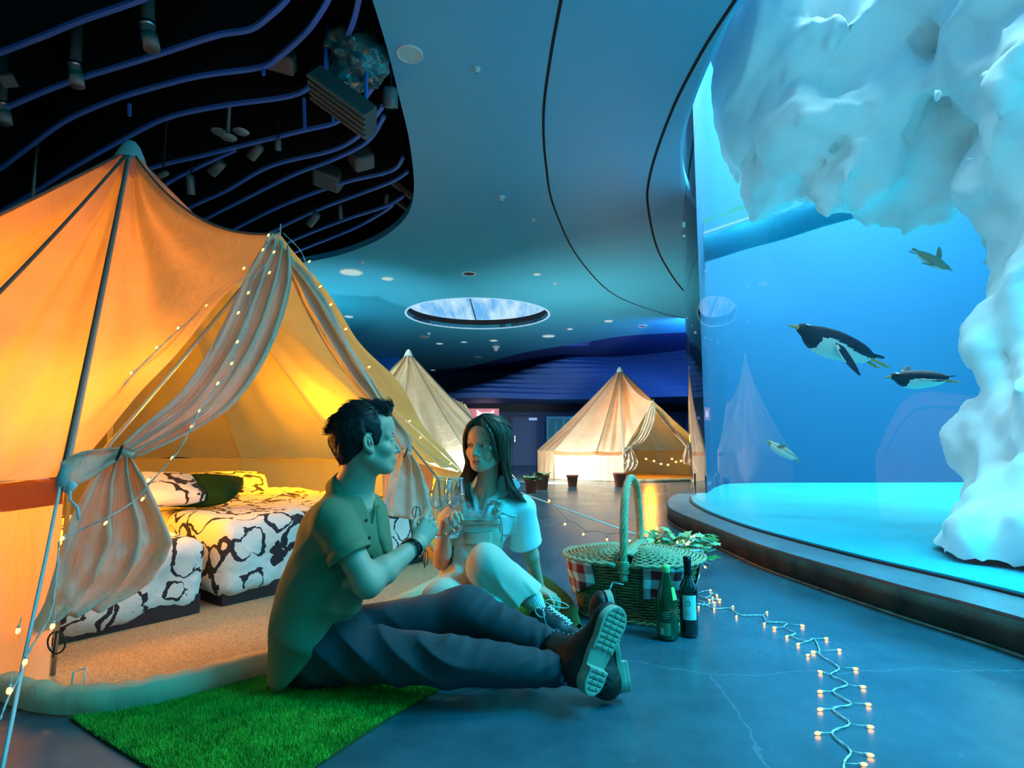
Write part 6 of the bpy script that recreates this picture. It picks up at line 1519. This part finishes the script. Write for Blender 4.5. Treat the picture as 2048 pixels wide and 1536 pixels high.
# long locks interpolated between guide curves
def locks(guides, n, r, m, parent, seed, jit=.006, name='hair_lock'):
    rs = random.Random(seed); gs = [resample(spline(g, 6), 22) for g in guides]; b = MB()
    for _ in range(n):
        t = rs.uniform(0, len(gs)-1.0001); i = int(t); f = t-i; off = V((rs.uniform(-1,1), rs.uniform(-1,1), rs.uniform(-1,1)))*jit; e = int(22*rs.uniform(.82, 1)); ph = rs.uniform(0, 6)
        pts = [gs[i][k].lerp(gs[i+1][k], f)+off*min(1, .25+k/8)+V((.0020*math.sin(k*.5+ph), .0020*math.cos(k*.4+ph), 0))*min(1, k/6) for k in range(e)]
        b.tube(pts, [r*.6]+[r]*(e-4)+[r*.8, r*.5, r*.15], 4, cap=False)
    return b.build(name, m, parent, world_space=True)
def H(x, y, z): return toW(oW, RW, (x, y, z))
top = (.045, .004, .128)
# the person's left (picture right)
gl_ = [[H(.050,.004,.126), H(.062,.055,.090), H(.048,.080,.040), H(.034,.086,-.015), H(.018,.085,-.065), H(-.01,.088,-.11), P(1018,985,2.52), P(1040,1002,2.55)],
       [H(.025,.004,.134), H(.030,.072,.090), H(.022,.093,.035), H(.010,.094,-.02), H(-.008,.092,-.07), P(1015,965,2.53), P(1038,990,2.56), P(1062,1015,2.60)],
       [H(-.01,.004,.137), H(-.010,.076,.090), H(-.010,.096,.035), H(-.025,.094,-.02), H(-.04,.090,-.08), P(1025,970,2.58), P(1048,1000,2.64), P(1066,1030,2.70)],
       [H(-.05,.004,.130), H(-.070,.070,.085), H(-.075,.082,.03), H(-.085,.078,-.03), H(-.08,.07,-.10), P(1015,985,2.64), P(1030,1020,2.70), P(1035,1050,2.74)],
       [H(-.08,0,.105), H(-.105,.02,.07), H(-.115,.02,.02), H(-.115,.01,-.04), H(-.105,0,-.10), P(980,1000,2.70), P(985,1040,2.74), P(985,1070,2.76)]]
locks(gl_, 620, .0017, M_hairW, wom, 1)
# the person's right (picture left), falling in front of the shoulder
gr_ = [[H(.060,-.004,.122), H(.078,-.045,.085), H(.068,-.072,.040), H(.052,-.080,-.015), H(.040,-.080,-.06), H(.022,-.078,-.10), P(938,975,2.46), P(947,1010,2.45), P(952,1035,2.45)],
       [H(.030,-.004,.134), H(.040,-.068,.090), H(.030,-.090,.035), H(.022,-.090,-.02), H(.012,-.088,-.07), P(927,955,2.48), P(930,985,2.45), P(936,1020,2.44)],
       [H(-.01,-.004,.137), H(-.010,-.074,.090), H(-.010,-.093,.035), H(-.02,-.092,-.02), H(-.03,-.088,-.08), P(920,955,2.52), P(912,975,2.53), P(900,990,2.54)],
       [H(-.05,-.004,.130), H(-.070,-.066,.085), H(-.075,-.080,.03), H(-.085,-.076,-.03), H(-.08,-.07,-.10), P(930,985,2.62), P(935,1020,2.66), P(940,1050,2.68)]]
locks(gr_, 460, .0017, M_hairW, wom, 2)
# face framing wisps and the tied half-up section
locks([[H(.070,.010,.115), H(.092,.035,.080), H(.085,.060,.040), H(.074,.068,.000), H(.060,.072,-.040), H(.05,.075,-.07)], [H(.066,.012,.118), H(.086,.045,.085), H(.074,.070,.04), H(.060,.077,-.01), H(.046,.080,-.05), H(.035,.082,-.09)]], 60, .0011, M_hairW, wom, 3, .003, 'fringe_wisps')
locks([[H(.070,-.010,.115), H(.090,-.035,.080), H(.082,-.060,.040), H(.072,-.069,.000), H(.060,-.073,-.040)], [H(.066,-.012,.118), H(.084,-.045,.085), H(.072,-.070,.04), H(.058,-.077,-.01), H(.046,-.080,-.05)]], 40, .0011, M_hairW, wom, 4, .003, 'fringe_wisps')
locks([[H(.02,.06,.105), H(-.04,.085,.085), H(-.09,.075,.070), H(-.125,.045,.060)], [H(.0,.03,.130), H(-.05,.05,.118), H(-.10,.045,.095), H(-.13,.03,.07)], [H(.0,-.02,.135), H(-.06,-.01,.125), H(-.11,.0,.10), H(-.135,.0,.07)]], 140, .0017, M_hairW, wom, 6, .004, 'tied_section')
# shirt
M_wshirt = mat('shirt_white', (.76,.78,.76), .8, var=.04, vscale=6, bump=.08, bscale=220); M_dung = mat('dungaree_cream', (.56,.52,.41), .85, var=.06, vscale=9, bump=.10, bscale=320); M_seamc = mat('seam_cream', (.30,.28,.22), .85)
cufL = P(1052,1088,2.69); cufR = P(892,1062,2.585)
def f_ws(p):
    d = cap(p, P(942,1140,2.68), P(958,1060,2.66), .112, .118); d = smin(d, ell(p, P(970,1042,2.645), (.135,.097,.095)), .05)
    d = smin(d, cap(p, wsR, wsL, .052, .056), .045); d = smin(d, cap(p, wsR.lerp(wsL, .5), nbW+V((0,.01,-.01)), .088, .064), .035)
    sl = cap(p, wsL, cufL+(cufL-wsL)*.15, .058, .078); sl = smax(sl, halfsp(p, cufL, cufL-wsL+V((.02,0,0))), .004); sl = smax(sl, -cap(p, wsL, cufL+(cufL-wsL)*.3, .03, .072), .004)
    sr = cap(p, wsR, cufR+(cufR-wsR)*.15, .054, .064); sr = smax(sr, halfsp(p, cufR, cufR-wsR), .004); sr = smax(sr, -cap(p, wsR, cufR+(cufR-wsR)*.3, .03, .058), .004)
    d = smin(d, sl, .02); d = smin(d, sr, .02)
    w = .009*(np.abs(np.sin((p[:,0]*.9-p[:,2]*.25)*44+2.6*npnoise(p, 8, 3)))-.6)*np.clip(npnoise(p, 6, 2)+.5, 0, 1)+.002*npnoise(p, 24, 5); d = d+w
    d = smax(d, -cap(p, nbW+V((0,.0,-.02)), toW(oW, RW, (-.02,0,-.08)), .046, .050), .006)
    d = smax(d, -cap(p, nbW+V((-.022,-.06,.02)), P(960,1042,2.50), .036, .012), .008)
    return d
lo, hi = bounds([P(955,1150,2.68), wsL, wsR, cufL, cufR, nbW], .12); lo[2] = .1; wsh = sdf_mesh('shirt', f_ws, lo, hi, .0050, M_wshirt, wom)
# open collar leaves
for pts in ([[(996,950),(1015,950),(1045,968)], [(994,968),(1010,972),(1040,980)], [(989,985),(1003,994),(1020,988)], [(981,1005),(990,1010),(997,1004)], [(971,1030),(974,1032),(977,1028)]], [[(944,962),(932,962),(915,972)], [(944,978),(932,982),(918,986)], [(946,998),(936,1000),(926,998)], [(949,1016),(944,1017),(938,1012)]]):
    rows = []
    for r_ in pts:
        rows.append([project(f_ws, P(x, y, 2.40), (P(x, y, 2.40)-V((0,0,CAMH))), 80)+V((0,-.012,.003)) for x, y in r_])
    b = MB(); b.grid(rows); o = b.build('collar', M_wshirt, wsh, world_space=True); thick(o, .003); md = o.modifiers.new('ss', 'SUBSURF'); md.levels = 2; md.render_levels = 2
# dungarees: bib, hips and legs
bibd = V((-.30,-.95,0)).normalized()
hem0 = P(1042,1196,2.41)
def f_du(p):
    d = cap(p, P(936,1180,2.69), P(946,1115,2.67), .138, .125); d = smin(d, cap(p, P(946,1115,2.67), P(958,1060,2.655), .125, .124), .03)
    d = smin(d, ell(p, P(970,1042,2.645), (.146,.110,.102)), .03)-.003
    d = smax(d, p[:,2]-(P(960,1048,2.53).z), .004)
    side = np.abs((p-A3(P(960,1060,2.6))) @ A3((bibd.y*-1, bibd.x, 0)))-.098-np.clip((P(960,1120,2.6).z-p[:,2])*1.6, 0, .3); d = smax(d, side, .008)
    frt = (p-A3(P(968,1060,2.655))) @ A3(bibd); d = smax(d, -frt-np.clip((P(960,1125,2.6).z-p[:,2])*3, -.02, .4), .008)
    l = cap(p, hpL, kwL, .100, .082); s_ = cap(p, kwL, hem0+(hem0-kwL)*.1, .082, .094); l = smin(l, s_, .025); l = smin(l, ell(p, kwL+V((-.01,-.01,.01)), (.078,.078,.088)), .02)
    hd_ = (hem0-kwL); l = smax(l, halfsp(p, hem0, V((hd_.x, hd_.y, hd_.z)).normalized()+V((.0,0,-.55))), .004); l = smax(l, -cap(p, hem0.lerp(kwL, .35), hem0+hd_*.4, .055, .088), .004)
    r_ = cap(p, hpR, kwR, .098, .080); r_ = smin(r_, cap(p, kwR, awR, .076, .060), .03)
    d = smin(d, smin(l, r_, .02), .035)
    w = wr(p, 15, .0040, 21)+.012*(np.abs(np.sin((p[:,0]*.75+p[:,2]*.65)*42+2.4*npnoise(p, 6, 2)))-.6)*np.clip(npnoise(p, 5, 5)+.5, 0, 1)*np.clip((.36-p[:,2])*8, .2, 1)
    return d+w
lo, hi = bounds([hpR, hpL, kwL, kwR, awR, hem0, P(958,1040,2.6), P(885,1215,2.3)], .12); lo[2] = .012; du = sdf_mesh('dungarees', f_du, lo, hi, .0055, M_dung, wom)
def rp_(fn, x, y, Y0, lift=0): q = P(x, y, Y0); d = (q-V((0,0,CAMH))).normalized(); return project(fn, q, d, 80)-d*lift
def on(fn, L, Y0, d=None, lift=.002): return [rp_(fn, x, y, Y0, lift) for x, y in L]
f_cl = lambda p: np.minimum(f_du(p), f_ws(p))
def strip(name, L, w, fn, Y0, m, parent, th=.003, lift=.004):
    c = spline(on(fn, L, Y0, lift=lift), 6); rows = []
    for i, q in enumerate(c):
        t = (c[min(i+1, len(c)-1)]-c[max(i-1, 0)]).normalized(); s_ = t.cross(V((0,-1,0))).normalized(); rows.append([q-s_*w/2, q+s_*w/2])
    b = MB(); b.grid(rows); o = b.build(name, m, parent, world_space=True); thick(o, th); return o
strip('strap', [(1010,985),(1004,1000),(997,1015),(991,1030)], .036, f_cl, 2.50, M_dung, du, lift=.008)
strip('strap', [(928,992),(926,1005),(924,1020),(925,1035)], .030, f_cl, 2.50, M_dung, du, lift=.008)
b = MB(); c = on(f_cl, [(992,1003)], 2.50, lift=.016)[0]; b.box((-.024,-.003,-.004), (.024,.003,.004), Matrix.Translation(c)); b.box((-.024,-.002,-.016), (-.019,.002,.004), Matrix.Translation(c)); b.box((.019,-.002,-.016), (.024,.002,.004), Matrix.Translation(c)); b.build('buckle', mat('brass_pale', (.5,.55,.5), .3, .8), du, world_space=True)
b = MB(); c = on(f_cl, [(996,1020)], 2.50, lift=.012)[0]; b.ball(c, .008, 8); b.build('button', mat('brass_pale', (.5,.55,.5), .3, .8), du, world_space=True)
def patch(name, x0, x1, y0, y1, fn, Y0, m, parent, lift=.004, nx=10, ny=8, sk=0):
    rows = [[rp_(fn, x0+(x1-x0)*i/nx+sk*j/ny, y0+(y1-y0)*j/ny, Y0, lift) for i in range(nx+1)] for j in range(ny+1)]
    b = MB(); b.grid(rows); o = b.build(name, m, parent, world_space=True); thick(o, .003); return o
patch('bib_hem', 922, 1000, 1037, 1050, f_cl, 2.50, M_dung, du, .005, ny=3)
patch('bib_pocket', 930, 984, 1062, 1090, f_cl, 2.50, M_dung, du, .004)
b = MB()
for L in ([(922,1040),(945,1041),(965,1041),(985,1040),(998,1036)], [(918,1062),(940,1064),(962,1064),(985,1062)], [(930,1064),(928,1075),(927,1088)], [(921,1036),(914,1060),(905,1090)], [(1001,1036),(1005,1060),(1003,1085)]):
    b.tube(spline(on(f_cl, L, 2.50, lift=.006), 5), .0017, 5)
b.build('bib_seam', M_seamc, du, world_space=True)
patch('shirt_pocket', 1000, 1033, 1030, 1072, f_ws, 2.50, M_wshirt, wsh, .003)
b = MB(); b.tube(spline(on(f_ws, [(1000,1024),(1015,1030),(1032,1034)], 2.50, lift=.006), 4), .0018, 5); b.build('pocket_edge', M_seamc, wsh, world_space=True)
b = MB(); b.tube(spline([P(950,985,2.50), P(955,1005,2.49), P(960,1028,2.475), P(966,1005,2.49), P(973,985,2.51)], 5), .0012, 4); b.build('necklace', M_dark, wom, world_space=True)
# sock and lace-up shoe
b = MB(); sk0 = P(1060,1188,2.43); sk1 = P(1076,1222,2.44); rows = []
ax = (sk1-sk0).normalized(); u = ax.orthogonal().normalized(); w_ = ax.cross(u)
for j in range(7):
    c = sk0.lerp(sk1, j/6); rows.append([c+(u*math.cos(t)+w_*math.sin(t))*(.040-.004*j/6+.0014*math.cos(26*t)) for t in [2*PI*k/104 for k in range(104)]])
b.grid(rows, closed=True); b.build('sock', mat('sock_pale', (.62,.72,.72), .9), wom, world_space=True)
hs = P(1070,1254,2.44); hs.z = .022; ts = hs+V((.215,-.135,0)); 
boot(wom, hs, ts, V((0,0,-1)), sk1+V((.005,0,.012)), .044, 'black and white lace-up shoe', W=.042, mb=mat('shoe_black', (.03,.04,.045), .5), ms=mat('shoe_sole_white', (.66,.72,.70), .5), tread=False, lace=mat('lace_white', (.65,.7,.66), .7), name='shoe')
# white panels of the shoe and loose loop of lace
def lp(cx, cy, w, h, Y, rot=0): return [P(cx+w*math.cos(a)*math.cos(rot)-h*math.sin(a)*math.sin(rot), cy+w*math.cos(a)*math.sin(rot)+h*math.sin(a)*math.cos(rot), Y) for a in [2*PI*k/20 for k in range(21)]]
b = MB(); b.tube(lp(1114,1208,24,6,2.36,.25), .0020, 5); b.tube(lp(1080,1225,12,7,2.34,.8), .0020, 5); b.tube([P(1090,1205,2.36), P(1086,1225,2.34), P(1092,1248,2.33)], .002, 5); b.build('loose_laces', mat('lace_white', (.65,.7,.66), .7), wom, world_space=True)
sd = (ts-hs).normalized(); sy = V((-sd.y, sd.x, 0)); rows = []
for t in [k/10 for k in range(11)]:
    c = hs+sd*(.075+.085*t); hgt = .118-.062*t; rows.append([c+sy*(-.028-.004*t)+V((0,0,hgt-.030)), c+sy*(-.020)+V((0,0,hgt-.004)), c+sy*(-.009)+V((0,0,hgt+.004))])
b = MB(); b.grid(rows); o = b.build('shoe_panel', mat('shoe_white', (.72,.78,.76), .5), wom, world_space=True); thick(o, .004)
# ------------------------------------------------ WINE GLASSES
def clear():
    m = bpy.data.materials.new('clear_glass'); m.use_nodes = True; nt = m.node_tree; nt.nodes.clear()
    t = nt.nodes.new('ShaderNodeBsdfTransparent'); t.inputs[0].default_value = (.93,.97,.97,1); g = nt.nodes.new('ShaderNodeBsdfGlossy'); g.inputs['Roughness'].default_value = .03
    lw = nt.nodes.new('ShaderNodeLayerWeight'); lw.inputs[0].default_value = .35; mr = nt.nodes.new('ShaderNodeMapRange'); mr.inputs[3].default_value = .08; mr.inputs[4].default_value = .75; nt.links.new(lw.outputs['Facing'], mr.inputs[0])
    mx = nt.nodes.new('ShaderNodeMixShader'); o = nt.nodes.new('ShaderNodeOutputMaterial'); nt.links.new(mr.outputs[0], mx.inputs[0]); nt.links.new(t.outputs[0], mx.inputs[1]); nt.links.new(g.outputs[0], mx.inputs[2]); nt.links.new(mx.outputs[0], o.inputs[0]); return m
M_clear = clear()
def wine_glass(base, top, label):
    ax = (top-base).normalized(); H_ = (top-base).length; root = thing('wine_glass', base, label, 'wine glass', 'wine glasses being clinked'); root.rotation_euler = ax.to_track_quat('Z', 'Y').to_euler()
    pr = [(.0005,.0),(.034,.001),(.036,.003),(.020,.006),(.006,.012),(.0038,.03),(.0036,.085),(.006,.095),(.020,.106),(.034,.122),(.042,.142),(.0435,.160),(.041,.185),(.0365,H_-.004),(.0355,H_)]
    b = MB(); b.lathe(pr[:7], 32); b.build('stem', M_clear, root); b = MB(); b.lathe(pr[6:], 36); b.lathe([(r-.0012, z+.0012) for r, z in pr[7:]], 36); b.build('bowl', M_clear, root)
    b = MB(); b.tube([V((.0358*math.cos(a), .0358*math.sin(a), H_)) for a in [2*PI*k/36 for k in range(37)]], .0010, 6); b.build('rim', mat('rim_shine', (.8,.9,.92), .05, spec=1), root)
    b = MB(); b.lathe([(.001,.103),(.018,.1075),(.032,.1235),(.0400,.143),(.0405,.150),(.001,.150)], 32); b.build('wine', mat('white_wine', (.75,.80,.70), .02, trans=.0, alpha=.22), root); return root
wine_glass(P(866,1072,2.27), P(887,957,2.25), "wine glass in the man's hand, tilted to the right")
wine_glass(P(907,1068,2.345), P(909,956,2.345), "upright wine glass in the woman's hand")
